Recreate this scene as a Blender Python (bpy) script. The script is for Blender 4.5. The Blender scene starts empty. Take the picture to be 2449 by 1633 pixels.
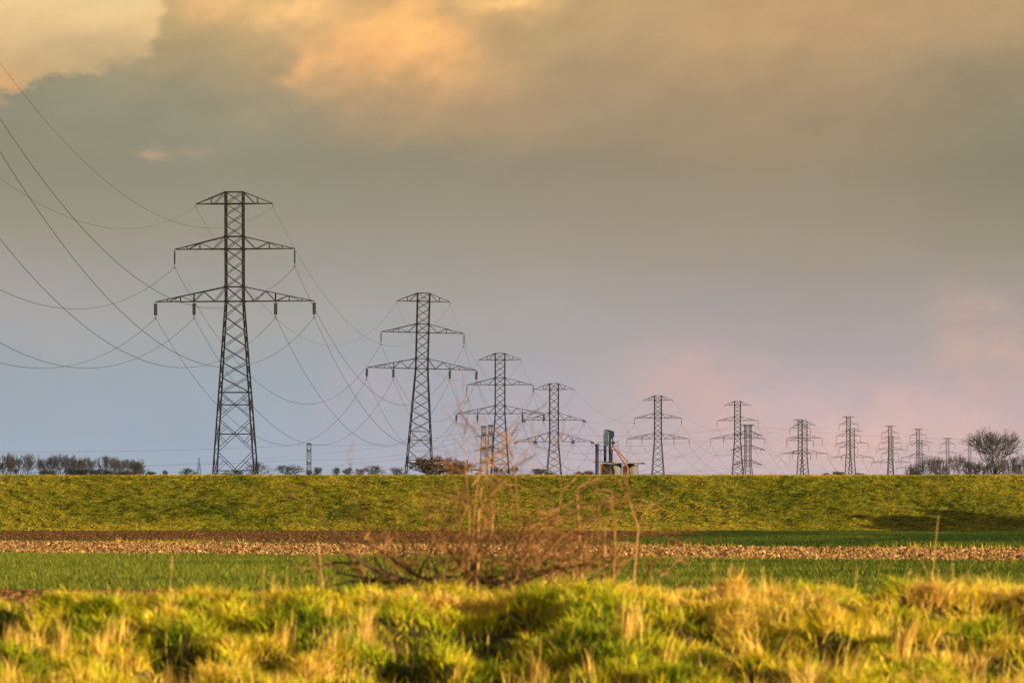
import bpy, math, random
import numpy as np
from mathutils import Vector, Matrix, Euler

SC = bpy.context.scene
COL = SC.collection
R = math.radians

# ------------------------------------------------------------------ camera
EYE = 0.8                      # eye height over the field
F = 14966.0                    # focal length in photo pixels (220 mm on 36 mm)
HX, HY = 1224.5, 1245.0        # photo pixel of the horizon straight ahead
cam_d = bpy.data.cameras.new('camera')
cam = bpy.data.objects.new('camera', cam_d)
COL.objects.link(cam)
SC.camera = cam
cam_d.lens = 220.0
cam_d.sensor_width = 36.0
cam_d.clip_start = 0.5
cam_d.clip_end = 20000.0
cam.location = (0, 0, EYE)
cam.rotation_euler = (R(90) + math.atan((HY - 816.5) / F), 0, 0)
cam_d.dof.use_dof = True
cam_d.dof.focus_distance = 850.0
cam_d.dof.aperture_fstop = 8.6

# ------------------------------------------------------------------ light
EXPO = 1.6
SC.view_settings.view_transform = 'Standard'
SC.view_settings.look = 'None'
SC.view_settings.gamma = 1.0
SC.view_settings.exposure = EXPO
SC.view_settings.use_curve_mapping = False
SC.cycles.max_bounces = 6
SC.cycles.diffuse_bounces = 2
SC.cycles.transmission_bounces = 3
SC.cycles.volume_bounces = 0
SC.cycles.use_denoising = True
SC.cycles.use_adaptive_sampling = False
SUN_EL, SUN_AZ = R(11), R(114)      # azimuth clockwise from +Y: behind right
sun_dir = Vector((math.sin(SUN_AZ) * math.cos(SUN_EL), math.cos(SUN_AZ) * math.cos(SUN_EL), math.sin(SUN_EL)))
sl = bpy.data.lights.new('sun', 'SUN')
sl.energy = 5.0
sl.angle = R(0.5)
sl.color = (1.0, 0.77, 0.46)
so = bpy.data.objects.new('sun', sl)
so.rotation_euler = sun_dir.to_track_quat('Z', 'Y').to_euler()
so.location = (200, -150, 120)
COL.objects.link(so)


def lin(r, g, b):
    def f(c):
        c /= 255.0
        return c / 12.92 if c <= 0.04045 else ((c + 0.055) / 1.055) ** 2.4
    return (f(r), f(g), f(b), 1.0)


# ------------------------------------------------------------------ sky (world)
world = bpy.data.worlds.new('World')
SC.world = world
world.use_nodes = True
NT = world.node_tree
NT.nodes.clear()
SKY_STRENGTH = 0.1
SKY_K = 1.0 / (SKY_STRENGTH * 2 ** EXPO)


class G:
    """tiny node builder"""
    def __init__(self, nt): self.nt = nt
    def n(self, t, **kw):
        x = self.nt.nodes.new(t)
        for k, v in kw.items(): setattr(x, k, v)
        return x
    def put(self, sock, v):
        if isinstance(v, bpy.types.NodeSocket): self.nt.links.new(v, sock)
        else: sock.default_value = v
    def m(self, op, a, b=None, c=None, clamp=False):
        x = self.n('ShaderNodeMath', operation=op, use_clamp=clamp)
        self.put(x.inputs[0], a)
        if b is not None: self.put(x.inputs[1], b)
        if c is not None: self.put(x.inputs[2], c)
        return x.outputs[0]
    def mix(self, f, a, b, blend='MIX'):
        x = self.n('ShaderNodeMix', data_type='RGBA', blend_type=blend)
        self.put(x.inputs[0], f); self.put(x.inputs[6], a); self.put(x.inputs[7], b)
        return x.outputs[2]
    def smooth(self, v, lo, hi):
        x = self.n('ShaderNodeMapRange', interpolation_type='SMOOTHSTEP')
        self.put(x.inputs[0], v); x.inputs[1].default_value = lo; x.inputs[2].default_value = hi
        return x.outputs[0]
    def ramp(self, f, stops):
        x = self.n('ShaderNodeValToRGB')
        e = x.color_ramp.elements
        while len(e) > 1: e.remove(e[0])
        e[0].position, e[0].color = stops[0]
        for p, c in stops[1:]:
            k = e.new(p); k.color = c
        self.put(x.inputs[0], f)
        return x.outputs[0]
    def noise(self, vec, scale, detail=5, rough=0.55):
        x = self.n('ShaderNodeTexNoise')
        self.put(x.inputs['Vector'], vec)
        x.inputs['Scale'].default_value = scale
        x.inputs['Detail'].default_value = detail
        x.inputs['Roughness'].default_value = rough
        return x.outputs[0]


g = G(NT)
tc = g.n('ShaderNodeTexCoord')
sep = g.n('ShaderNodeSeparateXYZ')
NT.links.new(tc.outputs['Generated'], sep.inputs[0])
U0 = g.m('MULTIPLY', g.m('ARCTAN2', sep.outputs[0], sep.outputs[1]), 14.966)
V0 = g.m('MULTIPLY', g.m('ARCSINE', sep.outputs[2]), 14.966)
cmb = g.n('ShaderNodeCombineXYZ')
g.put(cmb.inputs[0], U0); g.put(cmb.inputs[1], g.m('MULTIPLY', V0, 1.7))
P = cmb.outputs[0]
n1 = g.m('SUBTRACT', g.noise(P, 1.6, 6), 0.5)
off = g.n('ShaderNodeVectorMath', operation='ADD'); NT.links.new(P, off.inputs[0]); off.inputs[1].default_value = (7.3, 2.1, 0.7)
n2 = g.m('SUBTRACT', g.noise(off.outputs[0], 3.2, 7, 0.6), 0.5)
off2 = g.n('ShaderNodeVectorMath', operation='ADD'); NT.links.new(P, off2.inputs[0]); off2.inputs[1].default_value = (-3.1, 5.7, 1.9)
n3 = g.m('SUBTRACT', g.noise(off2.outputs[0], 9.0, 6, 0.6), 0.5)
U = g.m('ADD', U0, g.m('ADD', g.m('MULTIPLY', n1, 0.35), g.m('MULTIPLY', n3, 0.08)))
V = g.m('ADD', V0, g.m('ADD', g.m('MULTIPLY', n2, 0.16), g.m('MULTIPLY', n3, 0.06)))
VR = g.m('DIVIDE', V, 3.0, clamp=True)


def stops(lst): return [(v / 3.0, lin(*c)) for v, c in lst]


left = g.ramp(VR, stops([(0, (158, 170, 190)), (.12, (150, 164, 183)), (.33, (152, 163, 173)), (.5, (161, 160, 158)), (.7, (152, 145, 131)),
                         (.86, (140, 136, 117)), (1.0, (147, 139, 113)), (1.12, (170, 150, 112)), (1.25, (190, 162, 113)), (1.6, (200, 170, 125)), (2.4, (78, 80, 86))]))
right = g.ramp(VR, stops([(0, (196, 176, 184)), (.14, (194, 172, 177)), (.3, (180, 166, 170)), (.45, (166, 157, 156)), (.65, (158, 146, 131)),
                          (.85, (149, 135, 112)), (1.0, (162, 139, 108)), (1.15, (180, 150, 110)), (1.25, (188, 156, 112)), (1.6, (190, 160, 120)), (2.4, (78, 80, 86))]))
sky = g.mix(g.smooth(U, -0.75, 0.65), left, right)


def blob(cu, cv, ru, rv, amp=1.0, wob=None, rot=0.0, soft=True):
    a = g.m('SUBTRACT', U, cu); b = g.m('SUBTRACT', V, cv)
    if rot:
        c, s = math.cos(rot), math.sin(rot)
        a, b = (g.m('ADD', g.m('MULTIPLY', a, c), g.m('MULTIPLY', b, s)), g.m('SUBTRACT', g.m('MULTIPLY', b, c), g.m('MULTIPLY', a, s)))
    a = g.m('DIVIDE', a, ru); b = g.m('DIVIDE', b, rv)
    d = g.m('ADD', g.m('MULTIPLY', a, a), g.m('MULTIPLY', b, b))
    e = g.m('EXPONENT', g.m('MULTIPLY', d, -1.0))
    if wob is not None:
        e = g.m('MULTIPLY', e, g.m('ADD', 1.0, g.m('MULTIPLY', wob, 2.0)))
    return g.m('MULTIPLY', e, amp, clamp=True)


# grey-green darker cloud at left and right, glow and lit cloud heads
sky = g.mix(blob(-.95, .95, .5, .11, .65), sky, lin(138, 137, 118))
sky = g.mix(blob(1.2, .92, .3, .28, .75), sky, lin(130, 126, 106))
sky = g.mix(blob(-.30, 1.09, .27, .13, .60, n2), sky, lin(205, 161, 110))
sky = g.mix(blob(.75, 1.2, .45, .07, .45, n1), sky, lin(192, 152, 110))
sky = g.mix(blob(-.10, .98, .3, .08, .45, n1), sky, lin(178, 146, 112))
# clear bright sky in the upper left, cut by the edge of the cloud
ea = g.m('SUBTRACT', V0, g.m('MULTIPLY_ADD', U0, 0.24, 1.012 + 0.24 * 1.22))
eb = g.m('SUBTRACT', g.m('MULTIPLY_ADD', V0, 0.30, -0.862 - 0.33), U0)
em = g.m('ADD', g.m('SMOOTH_MIN', ea, eb, 0.03), g.m('ADD', g.m('ADD', g.m('MULTIPLY', n3, 0.12), g.m('MULTIPLY', n2, 0.06)), g.m('MULTIPLY', g.m('SUBTRACT', g.noise(P, 26.0, 6, 0.6), 0.5), 0.07)))
clear = g.mix(g.smooth(V0, 1.03, 1.26), lin(206, 170, 124), lin(240, 206, 147))
clear = g.mix(blob(-.98, 1.12, .17, .05, .75, n2), clear, lin(188, 163, 122))
clear = g.mix(blob(-1.23, 1.03, .05, .05, .8), clear, lin(230, 172, 112))
sky = g.mix(g.m('MULTIPLY', g.smooth(em, -0.012, 0.03), .80), sky, clear)
str_ = g.n('ShaderNodeCombineXYZ')
g.put(str_.inputs[0], g.m('MULTIPLY_ADD', U0, 1.0, g.m('MULTIPLY', V0, -.75))); g.put(str_.inputs[1], g.m('MULTIPLY', V0, 1.3)); str_.inputs[2].default_value = 3.3
n4 = g.m('SUBTRACT', g.noise(str_.outputs[0], 7.0, 8, 0.62), 0.5)
n5 = g.m('SUBTRACT', g.noise(str_.outputs[0], 3.4, 8, 0.60), 0.42)
n45 = g.m('MULTIPLY', g.m('ADD', n4, n5), 1.5)
sky = g.mix(blob(-.29, 1.15, .17, .10, .85, n45), sky, lin(240, 180, 114))
sky = g.mix(blob(-.25, 1.18, .08, .06, .80, n45), sky, lin(254, 192, 116))
sky = g.mix(blob(-.36, 1.08, .12, .05, .40, n45), sky, lin(236, 176, 114))
sky = g.mix(blob(-.50, 1.08, .035, .06, .60, n45), sky, lin(238, 178, 118))
sky = g.mix(blob(-.70, 1.225, .10, .035, .65, n45), sky, lin(226, 180, 120))
sky = g.mix(blob(-.55, 1.235, .08, .04, .85, n45), sky, lin(240, 190, 124))
sky = g.mix(blob(-.03, 1.240, .10, .035, .95, n45), sky, lin(252, 198, 126))
sky = g.mix(blob(.50, 1.15, .06, .03, .35, n45), sky, lin(190, 154, 108))
sky = g.mix(blob(-.08, 1.02, .05, .03, .30, n45), sky, lin(190, 150, 114))
# small lit puffs and pink patches low down
sky = g.mix(blob(-.83, .878, .045, .016, .6, n3), sky, lin(186, 156, 126))
sky = g.mix(blob(-.715, .885, .045, .016, .3, n3), sky, lin(180, 154, 126))
sky = g.mix(blob(.44, .32, .14, .085, .38, n45), sky, lin(214, 172, 160))
sky = g.mix(blob(1.12, .40, .13, .10, .55, n45), sky, lin(208, 170, 152))
sky = g.mix(blob(.86, .22, .30, .08, .75, n45), sky, lin(212, 178, 172))
sky = g.mix(blob(-.34, .30, .09, .06, .5, n2), sky, lin(184, 168, 176))
sky = g.mix(blob(-1.1, .42, .12, .05, .45, n2), sky, lin(172, 166, 166))
sky = g.mix(blob(.55, .75, .4, .05, .3, n2), sky, lin(150, 140, 122))
tex = g.m('ADD', 1.05, g.m('ADD', g.m('ADD', g.m('MULTIPLY', n1, 0.16), g.m('MULTIPLY', n2, 0.12)), g.m('MULTIPLY', g.m('MULTIPLY', n45, 0.22), g.smooth(V0, .7, 1.15))))
sc1 = g.n('ShaderNodeVectorMath', operation='SCALE')
NT.links.new(sky, sc1.inputs[0]); g.put(sc1.inputs['Scale'], g.m('MULTIPLY', tex, SKY_K))
nish = g.n('ShaderNodeTexSky', sky_type='NISHITA')
nish.sun_disc = False
nish.sun_elevation = SUN_EL
nish.sun_rotation = SUN_AZ
cover = g.m('SUBTRACT', 1.0, g.m('MULTIPLY', g.smooth(V0, 2.0, 8.0), 0.3))
final = g.mix(cover, nish.outputs[0], sc1.outputs[0])
bg = g.n('ShaderNodeBackground')
bg.inputs[1].default_value = SKY_STRENGTH
NT.links.new(final, bg.inputs[0])
wo = g.n('ShaderNodeOutputWorld')
NT.links.new(bg.outputs[0], wo.inputs[0])


# ------------------------------------------------------------------ helpers
def tag(o, label=None, cat=None, group=None, kind=None):
    if label: o['label'] = label
    if cat: o['category'] = cat
    if group: o['group'] = group
    if kind: o['kind'] = kind
    return o


def empty(name, loc, rot=(0, 0, 0)):
    o = bpy.data.objects.new(name, None)
    o.empty_display_size = 0.5
    o.location = loc
    o.rotation_euler = rot
    COL.objects.link(o)
    return o


def link_mesh(name, me, mat, parent=None):
    o = bpy.data.objects.new(name, me)
    if mat: me.materials.append(mat)
    COL.objects.link(o)
    if parent: o.parent = parent
    return o


class MB:
    """mesh collector"""
    def __init__(self): self.v, self.f = [], []
    def add(self, vs, fs):
        k = len(self.v)
        self.v.extend([tuple(p) for p in vs]); self.f.extend([tuple(i + k for i in q) for q in fs])
    def bar(self, a, b, w, h=None):
        self.tube([a, b], [w * 0.70], 4)
    def tube(self, pts, rad, n=6, cap=True):
        pts = [Vector(p) for p in pts]
        if len(rad) == 1: rad = [rad[0]] * len(pts)
        rings = []
        prev = None
        for i, p in enumerate(pts):
            d = (pts[min(i + 1, len(pts) - 1)] - pts[max(i - 1, 0)])
            if d.length < 1e-9: d = Vector((0, 0, 1))
            d.normalize()
            if prev is None:
                u = d.cross(Vector((0, 1, 0)))
                if u.length < 0.05: u = d.cross(Vector((1, 0, 0)))
            else:
                u = prev - d * prev.dot(d)
            u.normalize(); prev = u
            w = d.cross(u)
            rings.append([p + (u * math.cos(t) + w * math.sin(t)) * rad[i] for t in (2 * math.pi * (k + .5) / n for k in range(n))])
        vs = [q for r in rings for q in r]
        fs = []
        for i in range(len(pts) - 1):
            for k in range(n):
                fs.append((i * n + k, i * n + (k + 1) % n, (i + 1) * n + (k + 1) % n, (i + 1) * n + k))
        if cap and n > 2:
            fs.append(tuple(reversed(range(n)))); fs.append(tuple(range((len(pts) - 1) * n, len(pts) * n)))
        self.add(vs, fs)
    def lathe(self, c, prof, n=16, axis='Z', start=0.0):
        c = Vector(c); vs = []; fs = []
        for r, z in prof:
            for k in range(n):
                t = start + 2 * math.pi * k / n
                vs.append(c + Vector((r * math.cos(t), r * math.sin(t), z)))
        m = len(prof)
        for i in range(m - 1):
            for k in range(n):
                fs.append((i * n + k, i * n + (k + 1) % n, (i + 1) * n + (k + 1) % n, (i + 1) * n + k))
        fs.append(tuple(reversed(range(n)))); fs.append(tuple(range((m - 1) * n, m * n)))
        self.add(vs, fs)
    def box(self, lo, hi):
        x0, y0, z0 = lo; x1, y1, z1 = hi
        vs = [(x0, y0, z0), (x1, y0, z0), (x1, y1, z0), (x0, y1, z0), (x0, y0, z1), (x1, y0, z1), (x1, y1, z1), (x0, y1, z1)]
        self.add(vs, [(0, 3, 2, 1), (4, 5, 6, 7), (0, 1, 5, 4), (1, 2, 6, 5), (2, 3, 7, 6), (3, 0, 4, 7)])
    def prism(self, poly, y0, y1):
        """polygon in x,z given counter-clockwise seen from -y, extruded from y0 to y1"""
        n = len(poly)
        vs = [(x, y0, z) for x, z in poly] + [(x, y1, z) for x, z in poly]
        fs = [tuple(range(n)), tuple(reversed(range(n, 2 * n)))]
        for i in range(n):
            j = (i + 1) % n
            fs.append((j, i, n + i, n + j))
        self.add(vs, fs)
    def build(self, name, mat, parent=None, smooth=False):
        me = bpy.data.meshes.new(name)
        me.from_pydata(self.v, [], self.f)
        me.update()
        if smooth: me.polygons.foreach_set('use_smooth', [True] * len(me.polygons))
        return link_mesh(name, me, mat, parent)


def tri_mesh(name, co, tris, cols, mat, parent=None):
    me = bpy.data.meshes.new(name)
    co = np.ascontiguousarray(co, dtype=np.float32); tris = np.ascontiguousarray(tris, dtype=np.int32)
    me.vertices.add(len(co)); me.vertices.foreach_set('co', co.ravel())
    me.loops.add(tris.size); me.loops.foreach_set('vertex_index', tris.ravel())
    me.polygons.add(len(tris)); me.polygons.foreach_set('loop_start', np.arange(0, tris.size, 3, dtype=np.int32))
    me.update(calc_edges=True)
    if cols is not None:
        at = me.color_attributes.new('Col', 'FLOAT_COLOR', 'POINT')
        rgba = np.ones((len(co), 4), dtype=np.float32); rgba[:, :3] = cols
        at.data.foreach_set('color', rgba.ravel())
    return link_mesh(name, me, mat, parent)


def P3(px, py, Y):
    """the point at distance Y seen at a photo pixel"""
    return Vector(((px - HX) / F * Y, Y, EYE + (HY - py) / F * Y))


# ------------------------------------------------------------------ materials
def principled(name, col, rough=0.7, metal=0.0, var=0.0, scale=3.0, bump=0.0, spec=0.3):
    m = bpy.data.materials.new(name); m.use_nodes = True
    nt = m.node_tree; b = nt.nodes['Principled BSDF']
    b.inputs['Roughness'].default_value = rough
    b.inputs['Metallic'].default_value = metal
    b.inputs['Specular IOR Level'].default_value = spec
    b.inputs['Base Color'].default_value = (*col, 1)
    if var or bump:
        q = G(nt); t = q.n('ShaderNodeTexCoord')
        nz = q.noise(t.outputs['Object'], scale, 5)
        if var:
            lo = tuple(c * (1 - var) for c in col) + (1,); hi = tuple(min(1, c * (1 + var)) for c in col) + (1,)
            nt.links.new(q.ramp(nz, [(0.3, lo), (0.7, hi)]), b.inputs['Base Color'])
        if bump:
            bp = q.n('ShaderNodeBump'); bp.inputs['Strength'].default_value = bump
            nt.links.new(nz, bp.inputs['Height']); nt.links.new(bp.outputs[0], b.inputs['Normal'])
    return m


def blade_mat(name, transl=0.25):
    m = bpy.data.materials.new(name); m.use_nodes = True
    nt = m.node_tree; nt.nodes.clear(); q = G(nt)
    a = q.n('ShaderNodeAttribute', attribute_name='Col')
    d = q.n('ShaderNodeBsdfDiffuse'); t = q.n('ShaderNodeBsdfTranslucent')
    nt.links.new(a.outputs[0], d.inputs[0]); nt.links.new(a.outputs[0], t.inputs[0])
    x = q.n('ShaderNodeMixShader'); x.inputs[0].default_value = transl
    nt.links.new(d.outputs[0], x.inputs[1]); nt.links.new(t.outputs[0], x.inputs[2])
    o = q.n('ShaderNodeOutputMaterial'); nt.links.new(x.outputs[0], o.inputs[0])
    return m


def earth_mat(name, a, b, scale, c=None, scale2=0.3, bump=0.6):
    m = bpy.data.materials.new(name); m.use_nodes = True
    nt = m.node_tree; p = nt.nodes['Principled BSDF']; q = G(nt)
    p.inputs['Roughness'].default_value = 0.95
    p.inputs['Specular IOR Level'].default_value = 0.1
    t = q.n('ShaderNodeTexCoord')
    nz = q.noise(t.outputs['Object'], scale, 6, 0.65)
    colr = q.ramp(nz, [(0.35, (*a, 1)), (0.65, (*b, 1))])
    if c:
        n2_ = q.noise(t.outputs['Object'], scale2, 4)
        colr = q.mix(q.smooth(n2_, 0.45, 0.6), colr, (*c, 1))
    nt.links.new(colr, p.inputs['Base Color'])
    bp = q.n('ShaderNodeBump'); bp.inputs['Strength'].default_value = bump; bp.inputs['Distance'].default_value = 0.1
    nt.links.new(nz, bp.inputs['Height']); nt.links.new(bp.outputs[0], p.inputs['Normal'])
    return m


M_steel = principled('weathered_steel', (0.0075, 0.006, 0.0055), 0.8, 0, 0.35, 2.0, spec=0.12)
M_steel_far = principled('hazed_far_steel', (0.006, 0.007, 0.009), 0.8, 0, 0.3, 1.0, spec=0.12)  # steel of the far pylons, fading by haze put into its bluer tone
M_steel_green = principled('green_painted_steel', (0.007, 0.014, 0.011), 0.8, 0, 0.3, 1.0, spec=0.12)
M_insul = principled('brown_porcelain', (0.012, 0.009, 0.008), 0.5, 0, 0.2, 4.0, spec=0.15)
M_wire = principled('aluminium_conductor', (0.010, 0.009, 0.009), 0.7, spec=0.1)
M_bark = principled('hazed_bark', (0.013, 0.013, 0.017), 0.9, 0, 0.3, 1.5)  # bark of the left row, distance haze tinted in as blue
M_bark_dark = principled('dark_bark', (0.010, 0.009, 0.010), 0.9, 0, 0.3, 1.5)
M_bark_red = principled('russet_bark', (0.042, 0.026, 0.018), 0.9, 0, 0.3, 2.5)
M_ivy = principled('dark_evergreen_leaf', (0.028, 0.040, 0.020), 0.7, 0, 0.4, 1.5)
M_bushgreen = principled('dull_green_leaf', (0.07, 0.075, 0.035), 0.8, 0, 0.4, 1.5)
M_blade = blade_mat('grass_blade')
M_clod = blade_mat('soil_clod', 0.0)
M_twig = principled('dry_twig', (0.170, 0.078, 0.022), 0.8, 0, 0.5, 3.0)
M_limb = principled('dark_limb_bark', (0.040, 0.021, 0.012), 0.9, 0, 0.4, 3.0)
M_stalk = principled('dry_stalk', (0.42, 0.28, 0.075), 0.8, 0, 0.25, 5.0)
M_stem = principled('pale_shrub_stem', (0.31, 0.16, 0.048), 0.8, 0, 0.45, 3.0)
M_leaf = principled('withered_leaf', (0.10, 0.026, 0.010), 0.8, 0, 0.4, 8.0)
M_ground = earth_mat('meadow_ground', (0.10, 0.085, 0.02), (0.16, 0.12, 0.035), 1.2, (0.06, 0.07, 0.015), 0.15)
M_bank = earth_mat('bank_soil', (0.020, 0.018, 0.006), (0.06, 0.045, 0.014), 3.0)
M_levee = earth_mat('levee_turf', (0.06, 0.068, 0.005), (0.15, 0.145, 0.010), 2.5, (0.055, 0.07, 0.005), 0.12)
M_greenfield = earth_mat('young_crop_soil', (0.05, 0.07, 0.012), (0.09, 0.11, 0.02), 3.0)
M_darkfield = earth_mat('shaded_crop_soil', (0.022, 0.036, 0.008), (0.04, 0.058, 0.012), 2.0)  # darkened to carry the shade lying over this field
M_stubble = earth_mat('stubble_soil', (0.07, 0.032, 0.012), (0.17, 0.085, 0.03), 4.0)
M_soil = earth_mat('ploughed_soil', (0.05, 0.024, 0.008), (0.10, 0.050, 0.018), 2.5)

# ------------------------------------------------------------------ terrain
rng = np.random.default_rng(11)
random.seed(5)


def vnoise(x, y, s, seed=0):
    """smooth value noise, numpy"""
    x = np.asarray(x, dtype=np.float64) / s + 1000.0 + seed * 17.3
    y = np.asarray(y, dtype=np.float64) / s + 1000.0 + seed * 9.1
    xi = np.floor(x).astype(np.int64); yi = np.floor(y).astype(np.int64)
    fx = x - xi; fy = y - yi
    fx = fx * fx * (3 - 2 * fx); fy = fy * fy * (3 - 2 * fy)
    def h(a, b):
        v = (a * 374761393 + b * 668265263 + seed * 974711) & 0x7fffffff
        v = ((v ^ (v >> 13)) * 1274126177) & 0x7fffffff
        v = (v ^ (v >> 16)) & 0xffff
        return v / 65535.0
    return (h(xi, yi) * (1 - fx) * (1 - fy) + h(xi + 1, yi) * fx * (1 - fy) + h(xi, yi + 1) * (1 - fx) * fy + h(xi + 1, yi + 1) * fx * fy)


CREST = 47.0


def bank_z(x, y):
    """foreground bank, field level is 0, eye at 0.8"""
    x = np.asarray(x, float); y = np.asarray(y, float)
    rise = np.interp(y, [-60, -5, 10, 34, 38, 42, 43.5, 45, 46.3, 47.3, 49, 54, 60], [-1.2, -1.15, -1.1, -1.05, -0.88, -0.50, -0.31, -0.08, 0.12, 0.20, 0.12, -0.02, -0.05])
    tilt = 0.018 * x * np.interp(y, [36, 43, 47, 60], [0.3, 1, 1, 0])
    tilt = np.clip(tilt, -0.12, 0.12)
    w = np.interp(y, [34, 40, 46, 48, 52, 60], [0, 1, .9, .6, .5, 0])
    b = (vnoise(x, y, 1.1, 1) - .5) * 0.16 + (vnoise(x, y, 0.31, 2) - .5) * 0.31 + (vnoise(x, y, 0.17, 6) - .5) * 0.08
    pit = np.clip((.36 - vnoise(x, y * .8, .5, 15)) / .14, 0, 1)
    return rise + tilt + (b - .16 * pit) * w


def grid_mesh(name, xs, ys, zf, mat):
    X, Y = np.meshgrid(xs, ys)
    Z = zf(X, Y)
    co = np.stack([X, Y, Z], -1).reshape(-1, 3)
    nx, ny = len(xs), len(ys)
    i = np.arange(nx - 1)[None, :] + nx * np.arange(ny - 1)[:, None]
    i = i.ravel()
    q = np.stack([i, i + 1, i + nx + 1, i + nx], -1)
    me = bpy.data.meshes.new(name)
    me.from_pydata(co.tolist(), [], q.tolist()); me.update()
    return link_mesh(name, me, mat)


# one ground sheet reaching far past the levee; the bank in the foreground is its own sheet on it
ground = grid_mesh('ground', [-2000, -300, -60, 0, 60, 300, 2000], [-60, 0, 60, 120, 300, 480, 1000, 3000, 6000], lambda x, y: np.where(y < 60, -1.3 + np.clip(y / 60, 0, 1) * 1.25, -0.004) + 0 * x, M_ground)
tag(ground, kind='structure')
bx_ = np.concatenate([np.linspace(-40, -9, 12), np.arange(-8, 8.01, 0.06), np.linspace(9, 40, 12)])
by_ = np.concatenate([np.linspace(-20, 36, 12), np.arange(37, 60.01, 0.06)])
bank = grid_mesh('grass_bank', bx_, by_, bank_z, M_bank)
tag(bank, kind='structure')

L2 = lambda x: 149.7 + (x + 12.3) * (119.7 - 149.7) / 22.1
L3 = lambda x: 239.0 + (x + 19.6) * (173.0 - 239.0) / 33.6
L1 = lambda x: 71.7 + (x + 5.8) * (-30 / 22.1) * 0.6
LEV0, LEVT, LEVH = 479.0, 495.0, EYE + 108 / F * 495.0


def X4(y): return 2.3 + (y - 199.5) * (16.5 - 2.3) / (479 - 199.5)


def strip(name, lo, hi, mat, z, x0=-90, x1=90, n=90):
    xs = np.linspace(x0, x1, n)
    a = np.clip(lo(xs), 60, LEV0 + 2); b = np.clip(hi(xs), 60, LEV0 + 2)
    b = np.maximum(b, a + 0.01)
    vs = [(x, y, z) for x, y in zip(xs, a)] + [(x, y, z) for x, y in zip(xs, b)]
    fs = [(i, i + 1, n + i + 1, n + i) for i in range(n - 1)]
    me = bpy.data.meshes.new(name); me.from_pydata(vs, [], fs); me.update()
    o = link_mesh(name, me, mat); tag(o, kind='structure'); return o


strip('soil_strip', lambda x: 60 + 0 * x, L1, M_soil, 0.004)
strip('young_crop_field', L1, L2, M_greenfield, 0.008)
strip('stubble_field', L2, L3, M_stubble, 0.012)
strip('ploughed_field', L3, lambda x: LEV0 + 2 + 0 * x, M_soil, 0.004)
# dark crop field at right, its shade coloured in, laid over the ploughed one
ys = np.linspace(150, LEV0 + 2, 60)
dv = []
for y in ys:
    xl = max(X4(y), (y - 239.0) * (-33.6 / 66.0) - 19.6)
    dv += [(min(xl, 89), y, 0.010), (90, y, 0.010)]
me = bpy.data.meshes.new('shaded_crop_field')
me.from_pydata(dv, [], [(2 * i, 2 * i + 1, 2 * i + 3, 2 * i + 2) for i in range(59)]); me.update()
tag(link_mesh('shaded_crop_field', me, M_darkfield), kind='structure')


def levee_z(x, y):
    z = np.interp(y, [LEV0 - 3, LEV0, LEV0 + 1.5, LEVT - 1, LEVT + 0.5, LEVT + 4, LEVT + 22], [-.05, 0.02, 0.28, LEVH - 0.12, LEVH, LEVH, -0.3])
    w = np.interp(y, [LEV0, LEV0 + 3, LEVT - 2.5, LEVT], [0.1, 1, 1, 0.12])
    return z + w * ((vnoise(x, y, 5.0, 3) - .5) * 0.22 + (vnoise(x, y, 1.3, 4) - .5) * 0.14) + (vnoise(x, 0 * y, 14.0, 5) - .5) * 0.10 * w + w * (vnoise(x * .75 + y * .5, y, 0.5, 14) - .5) * 0.23


lx = np.concatenate([np.linspace(-1500, -75, 60), np.arange(-70, 70.1, 0.2), np.linspace(75, 1500, 60)])
ly = np.concatenate([[LEV0 - 3], np.arange(LEV0, LEVT + 0.6, 0.2), [LEVT + 4, LEVT + 10, LEVT + 22]])
levee = grid_mesh('levee', lx, ly, levee_z, M_levee)
tag(levee, kind='structure')
for o in (ground, bank, levee):
    o.data.polygons.foreach_set('use_smooth', [True] * len(o.data.polygons))


# ------------------------------------------------------------------ grass, crops, clods (stuff)
def palette(n, entries, jit=0.18):
    """entries: (weight, rgb)"""
    w = np.array([e[0] for e in entries], float); w /= w.sum()
    c = np.array([e[1] for e in entries])
    k = rng.choice(len(entries), n, p=w)
    return c[k] * (1 + (rng.random((n, 1)) - .5) * 2 * jit)


def blades(base, az, h, lean, width, cols, segs=1, bend=1.6, tipcol=None):
    """base (N,3); az blade lean azimuth; lean = horizontal reach / height"""
    N = len(base)
    d = np.stack([np.cos(az), np.sin(az)], -1)
    fa = az + np.pi / 2 + (rng.random(N) - .5) * 1.6
    s = np.stack([np.cos(fa), np.sin(fa)], -1)
    V_ = np.zeros((N, 2 * segs + 1, 3)); C_ = np.zeros((N, 2 * segs + 1, 3))
    for k in range(segs + 1):
        t = k / segs
        c = base.copy()
        reach = (h * lean * t ** bend)
        c[:, :2] += d * reach[:, None]
        c[:, 2] += h * (t - 0.18 * np.minimum(lean, 2.0) * t * t)
        wd = width * (1 - t) ** 0.7 if k else width
        colk = cols if tipcol is None else cols * (1 - t) + tipcol * t
        if k < segs:
            for j, sg in ((0, -.5), (1, .5)):
                V_[:, 2 * k + j] = c; V_[:, 2 * k + j, :2] += s * (wd * sg)[:, None]
                C_[:, 2 * k + j] = colk
        else:
            V_[:, 2 * segs] = c; C_[:, 2 * segs] = colk
    T = []
    for k in range(segs - 1):
        T += [(2 * k, 2 * k + 1, 2 * k + 3), (2 * k, 2 * k + 3, 2 * k + 2)]
    T.append((2 * segs - 2, 2 * segs - 1, 2 * segs))
    T = np.array(T)
    idx = (np.arange(N) * (2 * segs + 1))[:, None, None] + T[None]
    return V_.reshape(-1, 3), idx.reshape(-1, 3), C_.reshape(-1, 3)


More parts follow.
